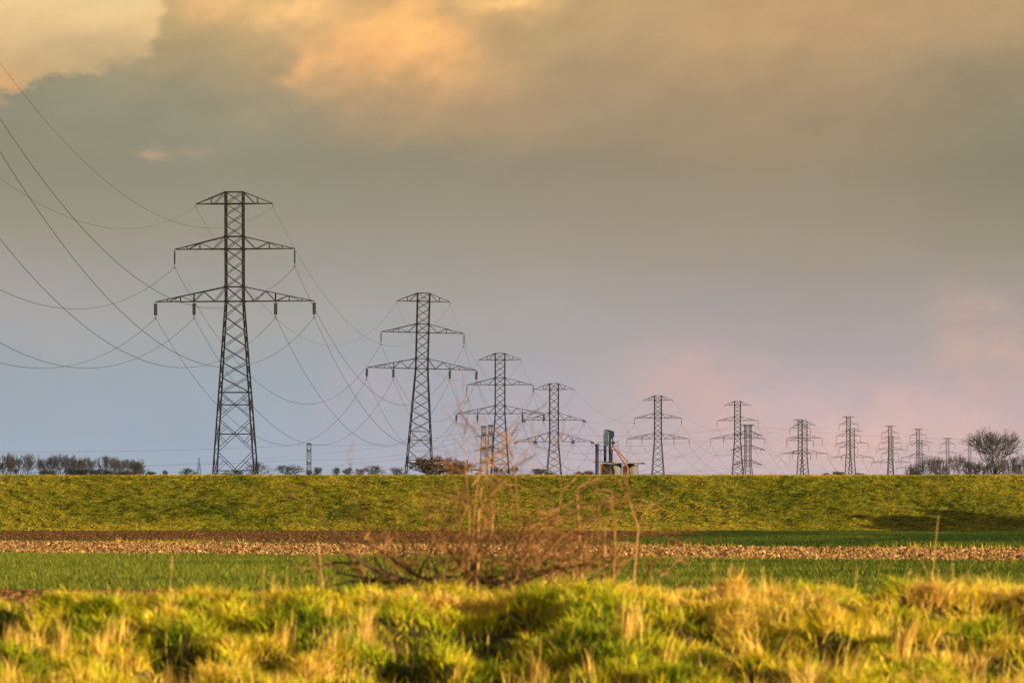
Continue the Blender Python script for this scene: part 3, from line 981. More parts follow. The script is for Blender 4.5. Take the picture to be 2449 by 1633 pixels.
# the cross-country line far behind, seen from the side
g_c = 'far grey towers seen side on'
C2 = barrel(1173, 1016, 2560, R(78), 'right one of two narrow grey towers standing close together', g_c, True, M_steel_far, 1.0, True, .62)
C1 = barrel(1156.5, 1018.5, 2480, R(80), 'left one of two narrow grey towers standing close together', g_c, True, M_steel_far, 1.0, True, .62)
C0 = barrel(739, 1059.6, 2700, R(84), 'narrow grey tower seen side on between the two largest pylons', g_c, False, M_steel_far, 1.0, False, .7)
CL = barrel(-650, 1052, 2850, R(84), 'narrow grey tower out of view far to the left', g_c, False, M_steel_far, 1.0)
CR = barrel(3150, 1012, 2650, R(75), 'slim grey tower out of view far to the right', g_c, False, M_steel_far, 1.0)
CC = [('out of view on the left', CL), ('the narrow grey tower', C0), ('the right of the paired towers', C2), ('the green strain tower', B1), ('out of view on the right', CR)]
for i in range(4):
    (na, a), (nb, b) = CC[i], CC[i + 1]
    for nm in BW:
        # the arms are turned a quarter, their left ends lie nearer the eye
        p, q = a[nm][0], b[nm][0]
        wire(p, q, (4.5, 3.4, 4.5, 7.0)[i] * (.85 if nm[0] == 'e' else 1), .021, BW[nm].replace('left', 'near').replace('right', 'far') + ', %s to %s' % (na, nb), 'level wires of the far line', 30)
for nm in BW:
    if nm[0] != 'e':
        wire(C1[nm][0], C0[nm][0] + Vector((0, -40, 0)) if False else CL[nm][0] + Vector((0, -160, -2.0)), 9.0, .018, BW[nm].replace('left', 'near').replace('right', 'far') + ' from the left of the paired towers, running far left', 'level wires of the far line', 30)
# lone small pointed tower
root = empty('pointed_tower', (P3(476, 1130, 2900).x, 2900, 0))
tag(root, 'small pointed grey tower left of the nearest pylon', 'electricity pylon')
ztop = P3(476, 1093.5, 2900).z
mb = MB()
zz = [ztop, ztop - 2.2, ztop - 4.2, ztop - 6.2, ztop - 8.4, ztop - 10.8, ztop - 14, ztop - 18, 0]
lattice(mb, [z for z in zz if z >= 0], lambda z: .04 + .20 * (ztop - z) ** .65 if ztop - z < 8 else .80 + .05 * (ztop - z - 8), .17, .08, [])
mb.build('lattice_body', M_steel_far, root)
mb = MB()
for d, z in ((1, ztop - 4.2), (-1, ztop - 6.2)):
    mb.bar((0, -2.4, z), (0, 2.4, z), .12); mb.bar((0, -2.4, z), (0, 0, z + 1), .08); mb.bar((0, 2.4, z), (0, 0, z + 1), .08)
mb.build('cross_arm', M_steel_far, root)

# ------------------------------------------------------------------ grain store behind the levee
SY = 1300.0
sx = lambda c: (1380 + .1084 * c - HX) / F * SY
sz = lambda c: EYE + (HY - (980 + .1084 * c)) / F * SY
M_bin = principled('galvanised_bin_sheet', (0.085, 0.086, 0.088), 0.75, 0.0, 0.14, .8, spec=0.2)
M_binrib = principled('bin_ring_steel', (0.05, 0.048, 0.045), 0.6)
M_teal = principled('teal_paint', (0.002, 0.019, 0.048), 0.55, 0, 0.15, 2.0, spec=0.2)
M_pale = principled('pale_grey_green_panel', (0.040, 0.072, 0.112), 0.55, 0, 0.1, 2.0, spec=0.2)
M_palerim = principled('light_trim', (0.26, 0.27, 0.25), 0.5)
M_blue = principled('blue_paint', (0.004, 0.020, 0.075), 0.5, 0, 0.12, 2.0, spec=0.25)
M_orange = principled('orange_paint', (0.25, 0.072, 0.030), 0.65, 0, 0.12, 3.0)
M_rail = principled('dark_rail_steel', (0.035, 0.033, 0.035), 0.7)
M_roof = principled('grey_roof_sheet', (0.24, 0.25, 0.26), 0.6, 0, 0.15, 2.0)
M_black = principled('black_steel', (0.012, 0.011, 0.012), 0.6)


def grain_bin(c0, c1, ctop, y, label, rings, seam):
    x = (sx(c0) + sx(c1)) / 2; r = (sx(c1) - sx(c0)) / 2; zt = sz(ctop)
    root = empty('grain_bin', (x, y, 0)); tag(root, label, 'grain silo', 'round steel grain bins')
    mb = MB(); prof = []
    n = int(zt / .42)
    for i in range(n + 1):
        z = zt * i / n
        prof.append((r - (.02 if i % 2 else 0), z))
    mb.lathe((0, 0, 0), prof, 48); mb.build('bin_wall', M_bin, root, True)
    mb = MB(); mb.lathe((0, 0, 0), [(r + .02, zt + .002), (r * .5, zt + .30), (.35, zt + .52), (.3, zt + .6)], 32); mb.build('bin_roof', M_bin, root)
    mb = MB()
    for c in rings:
        z = sz(c); mb.lathe((0, 0, 0), [(r - .05, z - .035), (r + .035, z - .035), (r + .035, z + .035), (r - .05, z + .035)], 48)
    mb.build('hoop', M_binrib, root)
    mb = MB()
    for t in seam:
        mb.box((r * math.cos(t) - .05, r * math.sin(t) - .05, 0), (r * math.cos(t) + .05, r * math.sin(t) + .05, zt - .01))
    mb.build('stiffener', M_binrib, root)


grain_bin(530, 985, 1200, SY, 'large round grey grain bin under the corrugated roof, left of two', [1365, 1720, 2080, 2400], [R(262), R(330), R(200), R(120), R(40)])
grain_bin(1015, 1347, 1238, SY + .6, 'smaller ribbed round grain bin under the right end of the roof', [1285, 1328, 1372, 1416, 1560, 1800, 2100], [R(350), R(250), R(120)])
# corrugated roof over the bins
root = empty('corrugated_roof', (sx(930), SY, 0)); tag(root, 'grey corrugated roof sheet spanning both grain bins', 'roof')
x0, x1 = sx(800) - sx(930), sx(1503) - sx(930)
xs = np.arange(x0, x1, .045)
vs = []; fs = []
for i, x in enumerate(xs):
    w = .085 * math.sin(2 * math.pi * x / .36)
    for y, dz in ((-2.6, 0), (2.6, .30)):
        zb = sz(1193) + w + dz
        vs += [(x, y, zb), (x, y, zb - .03)]
for i in range(len(xs) - 1):
    k = i * 4
    fs += [(k, k + 4, k + 6, k + 2), (k + 1, k + 3, k + 7, k + 5), (k, k + 1, k + 5, k + 4), (k + 2, k + 6, k + 7, k + 3)]
mb = MB(); mb.add(vs, fs); mb.build('corrugated_sheet', M_black, root)
mb = MB()
top = [(x0 - .02, -2.7, sz(1180)), (x1 - 1.0, -2.4, sz(1172)), (x1 - 1.0, 2.6, sz(1150)), (x0 - .02, 2.6, sz(1152))]
mb.add(top + [(x, y, z - .05) for x, y, z in top], [(0, 1, 2, 3), (7, 6, 5, 4), (0, 4, 5, 1), (1, 5, 6, 2), (2, 6, 7, 3), (3, 7, 4, 0)])
a0, a1 = sx(480) - sx(930), sx(800) - sx(930)
mb.add([(a0, -2.75, sz(1158)), (a1, -2.75, sz(1190)), (a1, 2.6, sz(1150)), (a0, 2.6, sz(1140)), (a0, -2.75, sz(1168)), (a1, -2.75, sz(1200)), (a1, 2.6, sz(1160)), (a0, 2.6, sz(1150))],
       [(0, 1, 2, 3), (7, 6, 5, 4), (0, 4, 5, 1), (1, 5, 6, 2), (2, 6, 7, 3), (3, 7, 4, 0)])
mb.build('flat_sheet', M_roof, root)
mb = MB()
mb.box((sx(358) - sx(930), -2.2, sz(1156)), (sx(800) - sx(930), 2.4, sz(1144)))
for c in (1225, 1255, 1340, 1000, 560):
    mb.bar((sx(c) - sx(930), .3, sz(1300) - 1.0), (sx(c) - sx(930), .3, sz(1188)), .09)
for c in (560, 1340):
    for yy in (-2.3, 2.3): mb.bar((sx(c) - sx(930), yy, 0), (sx(c) - sx(930), yy, sz(1195)), .10)
mb.build('roof_frame', M_rail, root)
# blue standpipe
root = empty('blue_standpipe', (sx(438), SY - 3.2, 0)); tag(root, 'tall vertical blue pipe with dark flared cap left of the grain bins', 'pipe')
mb = MB(); mb.lathe((0, 0, 0), [(.38, 0), (.38, sz(800))], 32); mb.build('pipe', M_blue, root, True)
mb = MB(); mb.lathe((0, 0, 0), [(.385, sz(800)), (.40, sz(780)), (.50, sz(768)), (.56, sz(762)), (.5, sz(758))], 24); mb.bar((.3, 0, sz(764)), (.78, 0, sz(766)), .06); mb.build('flared_cap', M_black, root)
# bucket elevator
ex = sx(700)
root = empty('grain_elevator', (ex, SY - .4, 0)); tag(root, 'teal bucket elevator with rounded head towering over the grain bins', 'grain elevator')
q = lambda c: sx(c) - ex
for c0, c1 in ((586, 650), (697, 752)):
    mb = MB(); mb.box((q(c0), -.3, 0), (q(c1), .3, sz(640))); mb.build('elevator_leg', M_teal, root)
# head hood: rounded on the left top, sloping to the right
poly = []
def arc(cx, cz, r, a0, a1, n=10): return [(cx + r * math.cos(a0 + (a1 - a0) * i / n), cz + r * math.sin(a0 + (a1 - a0) * i / n)) for i in range(n + 1)]
rr = (q(705) - q(583)) / 2
hood = [(q(583), sz(640)), (q(768), sz(640)), (q(775), sz(625)), (q(800), sz(610)), (q(818), sz(590)), (q(820), sz(510))] + arc(q(790), sz(500), q(820) - q(790), 0, R(80), 6) + [(q(740), sz(452)), (q(690), sz(436))] + arc(q(655), sz(508), sz(436) - sz(508), R(78), R(180), 10)
mb = MB(); mb.prism(hood, -.42, .42); mb.build('head_hood', M_teal, root)
hs = [(q(590), sz(800)), (q(692), sz(800)), (q(692), sz(530))] + arc(q(641), sz(525), q(692) - q(641), 0, math.pi, 14)[1:-1] + [(q(590), sz(530))]
mb = MB(); mb.prism(hs, -.62, -.425); mb.build('belt_guard', M_pale, root)
rim = [(q(692), sz(800)), (q(692), sz(530))] + arc(q(641), sz(525), q(692) - q(641), 0, math.pi, 14)[1:-1] + [(q(590), sz(530))]
mb = MB(); mb.tube([(x, -.63, z) for x, z in rim], [.045], 5); mb.build('guard_rim', M_palerim, root)
mb = MB()
mb.tube([(q(785), -.1, sz(600)), (q(788), -.1, sz(660)), (q(790), -.1, sz(690))], [.17, .13, .12], 10)
mb.tube([(q(785), -.1, sz(685)), (q(790), -.1, sz(705)), (q(795), -.1, sz(740)), (q(790), -.1, sz(765))], [.22, .34, .36, .16], 10)
mb.tube([(q(805), -.3, sz(725)), (q(838), -.3, sz(735))], [.13], 8)
mb.build('discharge_valve', M_teal, root)
mb = MB(); mb.tube([(q(795), -.1, sz(762)), (q(797), -.1, sz(812))], [.15, .13], 10); mb.build('spout_collar', M_black, root)
mb = MB(); mb.tube([(q(775), .1, sz(815)), (q(765), .1, sz(1160))], [.15, .17], 10); mb.build('spout', M_orange, root)
mb = MB(); mb.tube([(q(795), -.2, sz(805)), (q(835), -.6, sz(860)), (q(1050), -2.9, sz(1195)), (q(1090), -3.0, sz(1245)), (q(1108), -3.0, sz(1275)), (q(1106), -3.0, 0)], [.13, .135, .15, .17, .165, .16], 10); mb.build('spout', M_orange, root)
mb = MB(); mb.tube([(q(888), -.5, sz(885)), (q(905), -.5, sz(905)), (q(1125), -1.6, sz(1158))], [.10, .14, .12], 10); mb.build('spout', M_orange, root)
mb = MB()
for yy in (-1.1, 1.1):
    for c, a, b, w in ((713, 450, 902, .06), (800, 480, 902, .05), (885, 480, 850, .11)):
        mb.bar((q(a), yy, sz(c)), (q(b), yy, sz(c)), w)
    for c, a, b in ((450, 713, 770), (902, 713, 885), (480, 800, 885)):
        mb.bar((q(c), yy, sz(a)), (q(c), yy, sz(b)), .055)
for c in (450, 902):
    mb.bar((q(c), -1.1, sz(713)), (q(c), 1.1, sz(713)), .05)
mb.bar((q(655), 0, sz(945)), (q(700), 0, sz(945)), .06)
mb.build('platform_railing', M_rail, root)
mb = MB(); mb.box((q(480), -1.1, sz(892)), (q(850), 1.1, sz(888))); mb.build('platform', M_rail, root)
mb = MB(); mb.bar((q(520), .5, sz(895)), (q(520), .5, sz(1145)), .06); mb.bar((q(520), .5, sz(930)), (q(570), .5, sz(1000)), .05); mb.bar((q(800), .5, sz(1010)), (q(880), .5, sz(1130)), .05); mb.build('brace', M_orange, root)
mb = MB(); mb.tube([(0, 0, 0), (0, 0, sz(1196))], [.12], 8)
o = mb.build('roof_post', M_orange); o.location = (sx(512), SY - 2.2, 0); tag(o, 'short rust orange post under the left end of the roof', 'post')


# ------------------------------------------------------------------ bare trees
def grow(mb, mt, p, d, length, rad, depth, maxd, spread, up, twig_r, rnd, split=(2, 3)):
    """recursive bare branching; thick wood into mb, twigs into mt"""
    n = 3 if depth < 2 else 2
    pts = [p]; q = p.copy(); dd = d.copy()
    for i in range(n):
        dd = (dd + Vector((rnd.gauss(0, .09), rnd.gauss(0, .09), up * .10))).normalized()
        q = q + dd * (length / n); pts.append(q.copy())
    r1 = max(rad * .62, twig_r)
    rads = [rad + (r1 - rad) * i / n for i in range(n + 1)]
    (mb if depth < 2 else mt).tube(pts, rads, 5 if depth < 2 else 3, cap=False)
    if depth >= maxd: return
    k = rnd.randint(*split)
    for j in range(k):
        a = rnd.uniform(0, 6.283); s = spread * rnd.uniform(.6, 1.25)
        side = dd.orthogonal(); side.rotate(Matrix.Rotation(a, 3, dd))
        nd = (dd * math.cos(s) + side * math.sin(s) + Vector((0, 0, up * .22))).normalized()
        grow(mb, mt, q, nd, length * rnd.uniform(.66, .9), r1 * rnd.uniform(.72, .95), depth + 1, maxd, spread, up, twig_r, rnd, split)
    if depth >= 1:
        for j in range(rnd.randint(1, 2)):
            a = rnd.uniform(0, 6.283); t = rnd.uniform(.3, .9)
            side = dd.orthogonal(); side.rotate(Matrix.Rotation(a, 3, dd))
            b = pts[0] + (q - pts[0]) * t
            nd = (dd * .6 + side * .8 + Vector((0, 0, up * .2))).normalized()
            grow(mb, mt, b, nd, length * .55, twig_r * 1.6, max(depth + 2, maxd - 1), maxd, spread, up, twig_r, rnd, split)


def leafclump(rnd, c, r, n, leaf, flat=1.0):
    v = []; t = []
    for i in range(n):
        d = Vector((rnd.gauss(0, 1), rnd.gauss(0, 1), rnd.gauss(0, 1) * flat)).normalized() * r * rnd.random() ** .4
        p = Vector(c) + d
        a = Vector((rnd.gauss(0, 1), rnd.gauss(0, 1), rnd.gauss(0, 1))).normalized(); b = a.orthogonal().normalized()
        k = len(v); v += [p - a * leaf, p + b * leaf * .7, p + a * leaf, p - b * leaf * .7]; t.append((k, k + 1, k + 2, k + 3))
    return v, t


def bare_tree(name, px, top_py, Y, label, group, seed, trunk_frac=.42, spread=.42, up=.5, maxd=6, mat=None, twig=.022, width=None, balls=0, ball_r=.3, ivy=0, cat='tree', split=(2, 3), lean=0.0, rad=None, limbs=None, sub=None):
    rnd = random.Random(seed)
    top = P3(px, top_py, Y).z
    root = empty(name, (P3(px, top_py, Y).x, Y, 0)); tag(root, label, cat, group)
    mat = mat or M_bark
    H = top
    mb, mt = MB(), MB()
    th = H * trunk_frac
    r0 = rad or H * .014
    tp = Vector((lean * th, 0, th))
    mb.tube([Vector((0, 0, -.1)), Vector((lean * th * .5, rnd.gauss(0, .05), th * .5)), tp], [r0 * 1.25, r0 * 1.05, r0], 7)
    k = limbs or rnd.randint(*split) + 1
    a0 = rnd.uniform(0, 6.28)
    for j in range(k):
        a = a0 + 6.283 * j / k + rnd.gauss(0, .3); s = spread * (rnd.uniform(.5, 1.1) if not limbs else (.25, .8, 1.15)[j % 3] * rnd.uniform(.85, 1.15))
        nd = Vector((math.cos(a) * math.sin(s) + lean, math.sin(a) * math.sin(s), math.cos(s))).normalized()
        grow(mb, mt, tp - Vector((0, 0, rnd.uniform(0, .12) * th)), nd, (H - th) * .32, r0 * (.68 if not limbs else .62), 1, maxd, sub or spread, up, twig, rnd, split)
    # scale the crown so that the top and the width fit
    zs = max(v[2] for v in mt.v); f = (H - th) / max(.1, zs - th)
    xsd = np.percentile(np.abs([v[0] - lean * th for v in mt.v]), 97)
    fx = (width / 2 / xsd) if width else f
    def fit(m):
        out = []
        for x, y, z in m.v:
            if z > th: w = min(1, (z - th) / (.15 * (H - th)))
            else: w = 0
            s = 1 + (fx - 1) * w
            out.append(((x - lean * th) * s + lean * th, y * s, th + (z - th) * f if z > th else z))
        m.v = out
    fit(mb); fit(mt)
    mb.build('trunk', mat, root); mt.build('crown', mat, root)
    if balls:
        vs = []; fs = []
        for i in range(balls):
            b = Vector(rnd.choice(mt.v))
            v, t = leafclump(rnd, b, ball_r * rnd.uniform(.6, 1.1), 60, .09)
            k = len(vs); vs += v; fs += [tuple(i + k for i in q_) for q_ in t]
        m = MB(); m.add(vs, fs); m.build('mistletoe', M_ivy, root)
    if ivy:
        m = MB()
        for i in range(ivy):
            z = rnd.uniform(.55, .85) * H
            v, t = leafclump(rnd, (rnd.gauss(lean * th, .35), rnd.gauss(0, .3), z), rnd.uniform(.5, .85), 110, .14); m.add(v, t)
        m.build('ivy', M_ivy, root)
    return root


cx_ = lambda c: c * 500 / 2352
g_l = 'bare trees in the left row'
LT = [(25, 300, 170, 'first bare tree at the left edge, dark with ivy', 4, 0), (112, 278, 150, 'bare ivy clad tree second from the left edge', 4, 0), (190, 288, 150, 'bare tree with a dark ivy clump, third from the left edge', 2, 0), (310, 288, 170, 'broad bare tree fourth from the left edge', 0, 0), (440, 305, 130, 'leaning bare tree at the gap in the left row', 0, .10),
      (645, 300, 200, 'wide forked bare tree just right of the gap in the row', 0, -.04), (735, 300, 160, 'slender bare tree beside the wide forked one', 0, .03), (890, 308, 220, 'spreading bare tree in the middle of the right group', 0, 0), (1040, 312, 150, 'narrow upright bare tree in the middle of the right group', 0, 0), (1170, 314, 190, 'bare tree leaning right with a dense top', 0, .05),
      (1310, 322, 190, 'bare tree second from the right end of the left row', 0, .04), (1480, 348, 210, 'bare round tree at the right end of the left row', 0, .02)]
for i, (c, t, w, lab, ivy, ln) in enumerate(LT):
    bare_tree('bare_tree', cx_(c), 1020 + cx_(t), 1400 + (i * 37) % 60, lab, g_l, 100 + i, .58, .50, .70, 6, None, .024, w * .2126 / F * 1400 * 1.45, ivy=ivy, lean=ln, balls=2 if i in (9, 11) else 0, ball_r=.35, rad=.19, limbs=5, sub=.33)


def bush(px, top_py, Y, w, label, group, seed, balls=0, mat=None, leaf=None, dens=8, name='bare_bush', cat='bush'):
    """many-stemmed bare bush or far small crown"""
    rnd = random.Random(seed)
    H = P3(px, top_py, Y).z; W = w / F * Y
    root = empty(name, (P3(px, top_py, Y).x, Y, 0)); tag(root, label, cat, group)
    mb, mt = MB(), MB()
    lvl = EYE + (HY - 1140) / F * Y                 # height hidden by the levee
    base_z = max(0, lvl - .5)
    mb.tube([(0, 0, -.1), (0, 0, base_z)], [.14, .11], 6)
    vis = H - base_z
    for j in range(dens):
        a = 6.283 * j / dens + rnd.gauss(0, .3); s = rnd.uniform(.05, .80)
        nd = Vector((math.cos(a) * math.sin(s), math.sin(a) * math.sin(s), math.cos(s)))
        grow(mb, mt, Vector((0, 0, base_z - .1)), nd, vis * .36, .08, 1, 5, .50, .35, .028, rnd, (2, 3))
    zs = max(v[2] for v in mt.v); f = vis / (zs - base_z)
    xw = np.percentile(np.abs([v[0] for v in mt.v]), 97); fx = W / 2 / xw
    for m in (mb, mt): m.v = [(x * fx if z > base_z else x, y * fx if z > base_z else y, base_z + (z - base_z) * f if z > base_z else z) for x, y, z in m.v]
    mb.build('trunk', mat or M_bark_dark, root); mt.build('crown', mat or M_bark_dark, root)
    if balls:
        m = MB()
        for i in range(balls):
            v, t = leafclump(rnd, rnd.choice(mt.v), .30 * rnd.uniform(.6, 1.2), 55, .09); m.add(v, t)
        m.build('mistletoe', M_ivy, root)
    if leaf:
        m = MB()
        for i in range(leaf):
            v, t = leafclump(rnd, (rnd.uniform(-.45, .45) * W, rnd.gauss(0, .5), base_z + rnd.uniform(.1, .7) * vis), rnd.uniform(.3, .55), 90, .10); m.add(v, t)
        m.build('foliage', M_bushgreen, root)


g_u = 'low bushes under the left row'
for i, (c, t, w, lab) in enumerate([(500, 470, 130, 'low thin bush in the gap of the left row'), (590, 480, 90, 'low bush under the wide forked bare tree'), (800, 450, 190, 'brownish bush under the slender bare tree'), (960, 460, 200, 'brownish bush under the middle bare trees'), (1120, 470, 200, 'low dark bush under the leaning bare tree'), (1230, 490, 160, 'low dark bush left of the dull green one')]):
    bush(cx_(c), 1020 + cx_(t), 1380, cx_(w), lab, g_u, 300 + i)
bush(cx_(1420), 1020 + cx_(488), 1370, cx_(240), 'dull green leafy bush under the right end of the left row', g_u, 320, 0, None, 14)
g_m = 'small far crowns along the levee crest'
for i, (px, ty, w, nb, lab) in enumerate([
    (336, 1116, 22, 5, 'dark dotted bush at the right end of the left tree row'),
    (363, 1124, 26, 2, 'lowest thin bush right of the left tree row'), (394, 1122, 14, 0, 'thin pointed bare bush between the tree row and the pointed tower'),
    (447, 1117, 46, 6, 'bare crown with dark clumps beside the small pointed tower'), (560, 1122, 60, 2, 'low bush seen between the legs of the nearest pylon'), (612, 1101, 62, 1, 'taller bare crown behind the right leg of the nearest pylon'),
    (690, 1108, 66, 5, 'bare spreading crown left of the narrow grey tower'), (757, 1114, 26, 7, 'dark clumped crown right of the narrow grey tower'), (741, 1121, 16, 7, 'dark clump at the foot of the narrow grey tower'),
    (806, 1117, 20, 11, 'left dark dotted crown of the close pair'), (834, 1117, 24, 11, 'right dark dotted crown of the close pair'), (861, 1119, 22, 8, 'small dotted crown left of the roundest one'),
    (893, 1111, 50, 9, 'roundest dotted crown left of the second pylon'), (948, 1114, 36, 9, 'dotted crown next to the second pylon leg'),
    (1146, 1128, 20, 4, 'low dark clump left of the paired towers'), (1191, 1113, 24, 7, 'dark crown seen through the third pylon'), (1228, 1111, 32, 11, 'dark dotted crown right of the third pylon'),
    (1287, 1119, 36, 11, 'dark dotted crown left of the strain pylon'), (1316, 1126, 26, 5, 'low dark crown between the legs of the strain pylon'), (1385, 1125, 24, 0, 'left thin bush beside the blue pipe'), (1408, 1124, 26, 0, 'right thin bush beside the blue pipe'),
    (2003, 1126, 30, 2, 'low dark bush left of the tallest slim pylon'), (2056, 1129, 24, 0, 'low bush just right of the tallest slim pylon'), (1975, 1129, 20, 0, 'lowest faint bush far left of the tallest slim pylon')]):
    bush(px, ty, 1750 + 13 * i, w, lab, g_m, 340 + i, nb)
bush(1048, 1086, 640, 150, 'brown sunlit bare bush at the foot of the second pylon', None, 401, 0, M_bark_red, None, 12)
bush(1097, 1098, 650, 60, 'smaller reddish bare bush right of the brown one', None, 402, 0, M_bark_red, None, 9)

g_r = 'bare trees of the right group'
c7 = lambda x: 1950 + x * .2122
r7 = lambda y: 960 + y * .2122
RT = [(1075, 690, 150, 'thin sprawling bare tree at the left end of the right group'), (1175, 640, 140, 'bare tree in front of the strain pylon on the right'), (1290, 598, 170, 'dense rounded bare tree third in the right group'), (1390, 610, 150, 'dense bare tree left of the small slim pylon'), (1470, 640, 120, 'low bare tree under the small slim pylon'),
      (1600, 575, 150, 'upright bare tree right of the small slim pylon'), (1690, 600, 130, 'thin bare tree under the faintest slim pylon'), (1770, 640, 140, 'bare tree just left of the big one'), (1860, 650, 150, 'bare tree under the left boughs of the big one'), (2110, 640, 160, 'bare tree under the right boughs of the big one'),
      (2190, 600, 130, 'dark bare tree right of the big one'), (2260, 620, 130, 'dark bare tree second from the right edge'), (2335, 595, 150, 'dark bare tree at the right edge'), (1960, 640, 120, 'low bare tree behind the fork of the big one')]
for i, (c, t, w, lab) in enumerate(RT):
    bare_tree('bare_tree', c7(c), r7(t), 1330 + (i * 53) % 90, lab, g_r, 500 + i, .50, .42, .55, 6, M_bark_dark, .028, w * .2122 / F * 1350 * 1.3, rad=.13)
bare_tree('big_bare_tree', c7(2015), r7(268), 1200, 'largest bare tree with a broad fan of branches near the right edge', None, 77, .47, .50, .34, 6, M_bark_dark, .026, 560 * .2122 / F * 1200, split=(2, 3), rad=.26, limbs=11, sub=.40)

g_o = 'leafy bushes out of view to the right'
for i, (x, y, h, r) in enumerate([(54, 470, 7.0, 2.2), (60, 470, 9.0, 2.8), (67, 467, 10.2, 3.0), (76, 464, 11.5, 3.2), (86, 461, 12.5, 3.4), (50, 452, 6.2, 2.4), (58, 440, 8.0, 2.6)]):
    rnd = random.Random(700 + i)
    root = empty('leafy_bush', (x, y, 0)); tag(root, 'dense leafy bush out of view beyond the right edge of the fields', 'bush', g_o)
    mb = MB(); mb.tube([(0, 0, -.1), (0, 0, h * .55)], [.16, .08], 6); mb.build('trunk', M_bark_dark, root)
    mb = MB()
    for k in range(14):
        a = rnd.random() * 6.28; q0 = r * rnd.random() ** .5 * .8
        v, t = leafclump(rnd, (q0 * math.cos(a), q0 * math.sin(a), rnd.uniform(.15, .85) * h), rnd.uniform(.8, 1.2), 150, .20); mb.add(v, t)
    mb.build('foliage', M_bushgreen, root)

# ------------------------------------------------------------------ shrub on the bank's far edge
def shrub():
    rnd = random.Random(9)
    Y0 = 48.3
    base = P3(1110, 1405, Y0)
    root = empty('bare_shrub', (base.x, Y0, float(bank_z(base.x, Y0))))
    tag(root, 'blurred leafless orange brown shrub spreading behind the foreground grass', 'shrub')
    m = Y0 / F
    def W(px, py, dy=0.0): return Vector(((px - 1110) * m, dy, EYE + (HY - py) * m - root.location.z))
    limbs = [  # dark low limbs
        ([(1060, 1400), (1006, 1381), (950, 1345), (900, 1312), (866, 1294)], .020, .1), ([(1080, 1405), (968, 1398), (878, 1350), (822, 1304), (794, 1263)], .019, -.3),
        ([(1010, 1383), (1090, 1378), (1150, 1384), (1190, 1380)], .018, .3), ([(870, 1345), (800, 1345), (770, 1352), (720, 1372)], .011, .2), ([(1190, 1395), (1130, 1388), (1060, 1392), (1000, 1398)], .022, .1), ([(1120, 1405), (1126, 1370), (1140, 1330), (1150, 1290)], .014, .15), ([(1240, 1400), (1260, 1375), (1300, 1362), (1370, 1352)], .012, -.2)]
    for i, (pl, r, dy) in enumerate(limbs):
        mb = MB(); n = len(pl)
        mb.tube([W(x, y, dy * (k / (n - 1)) * 2) for k, (x, y) in enumerate(pl)], [r * (1 - .6 * k / (n - 1)) for k in range(n)], 6)
        mb.build('limb', M_limb, root)
    stems = [
        ([(1118, 1410), (1122, 1300), (1121, 1220), (1115, 1140), (1110, 1040)], .0125, .1), ([(1140, 1410), (1143, 1320), (1144, 1215), (1152, 1165), (1186, 1138)], .0125, -.2), ([(1143, 1230), (1162, 1190), (1205, 1160), (1232, 1110)], .009, -.1),
        ([(1128, 1300), (1137, 1190), (1146, 1120), (1120, 1015)], .008, .3), ([(1122, 1230), (1100, 1190), (1085, 1140)], .007, -.3),
        ([(1392, 1412), (1388, 1345), (1384, 1280), (1402, 1240), (1416, 1228)], .013, -.2), ([(1386, 1290), (1382, 1210), (1380, 1170)], .010, .2), ([(1440, 1410), (1447, 1330), (1450, 1250)], .009, .3), ([(1465, 1400), (1469, 1270), (1470, 1230)], .009, -.3),
        ([(1512, 1410), (1520, 1330), (1526, 1260), (1512, 1220), (1503, 1190)], .009, .0), ([(1532, 1404), (1550, 1360), (1568, 1326)], .011, -.4), ([(1010, 1404), (1022, 1360), (1030, 1310), (1036, 1290)], .010, .2),
        ([(878, 1400), (858, 1365), (800, 1290), (770, 1240)], .008, .4), ([(760, 1300), (768, 1340), (772, 1400)], .011, -.5), ([(1200, 1405), (1230, 1330), (1262, 1285), (1300, 1262)], .010, .2), ([(1225, 1400), (1262, 1310), (1310, 1240), (1325, 1235)], .008, -.3),
        ([(1180, 1400), (1172, 1300), (1180, 1230), (1172, 1180)], .009, .4), ([(1160, 1385), (1185, 1340), (1215, 1338)], .012, -.4), ([(868, 1292), (884, 1270), (872, 1230)], .008, .1), ([(1130, 1160), (1160, 1120), (1215, 1090)], .006, .3), ([(1300, 1400), (1340, 1350), (1420, 1330)], .008, .4),
        ([(1165, 1405), (1160, 1260), (1164, 1100), (1158, 1050)], .0075, .5), ([(1330, 1255), (1345, 1170), (1325, 1080)], .005, .4), ([(1235, 1380), (1240, 1240), (1228, 1100), (1222, 1045)], .006, -.4)]
    tips = []
    for i, (pl, r, dy) in enumerate(stems):
        r = r * (.66 if pl[-1][1] < 1120 else 1.0)
        mb = MB(); n = len(pl)
        pts = [W(x, y, dy * (.3 + k / (n - 1))) for k, (x, y) in enumerate(pl)]
        mb.tube(pts, [r * 1.3 * (1 - .80 * k / (n - 1)) for k in range(n)], 6)
        for k in range(1, n): tips.append((pts[k], (pts[k] - pts[k - 1]).normalized()))
        mb.build('stem', M_stem, root)
    tw = MB()
    def twig(p, d, ln, r, lv):
        pts = [p]; q = p.copy(); dd = d.copy()
        for k in range(4):
            dd = (dd + Vector((rnd.gauss(0, .28), rnd.gauss(0, .28), rnd.gauss(0.02, .2)))).normalized(); q = q + dd * ln / 4; pts.append(q.copy())
        tw.tube(pts, [r, r * .9, r * .75, r * .6, r * .45], 4, cap=False)
        if lv > 0:
            for j in range(rnd.randint(2, 3)):
                s = rnd.choice(pts[1:])
                twig(s, (dd + Vector((rnd.gauss(0, .7), rnd.gauss(0, .7), rnd.gauss(.1, .6)))).normalized(), ln * .62, r * .72, lv - 1)
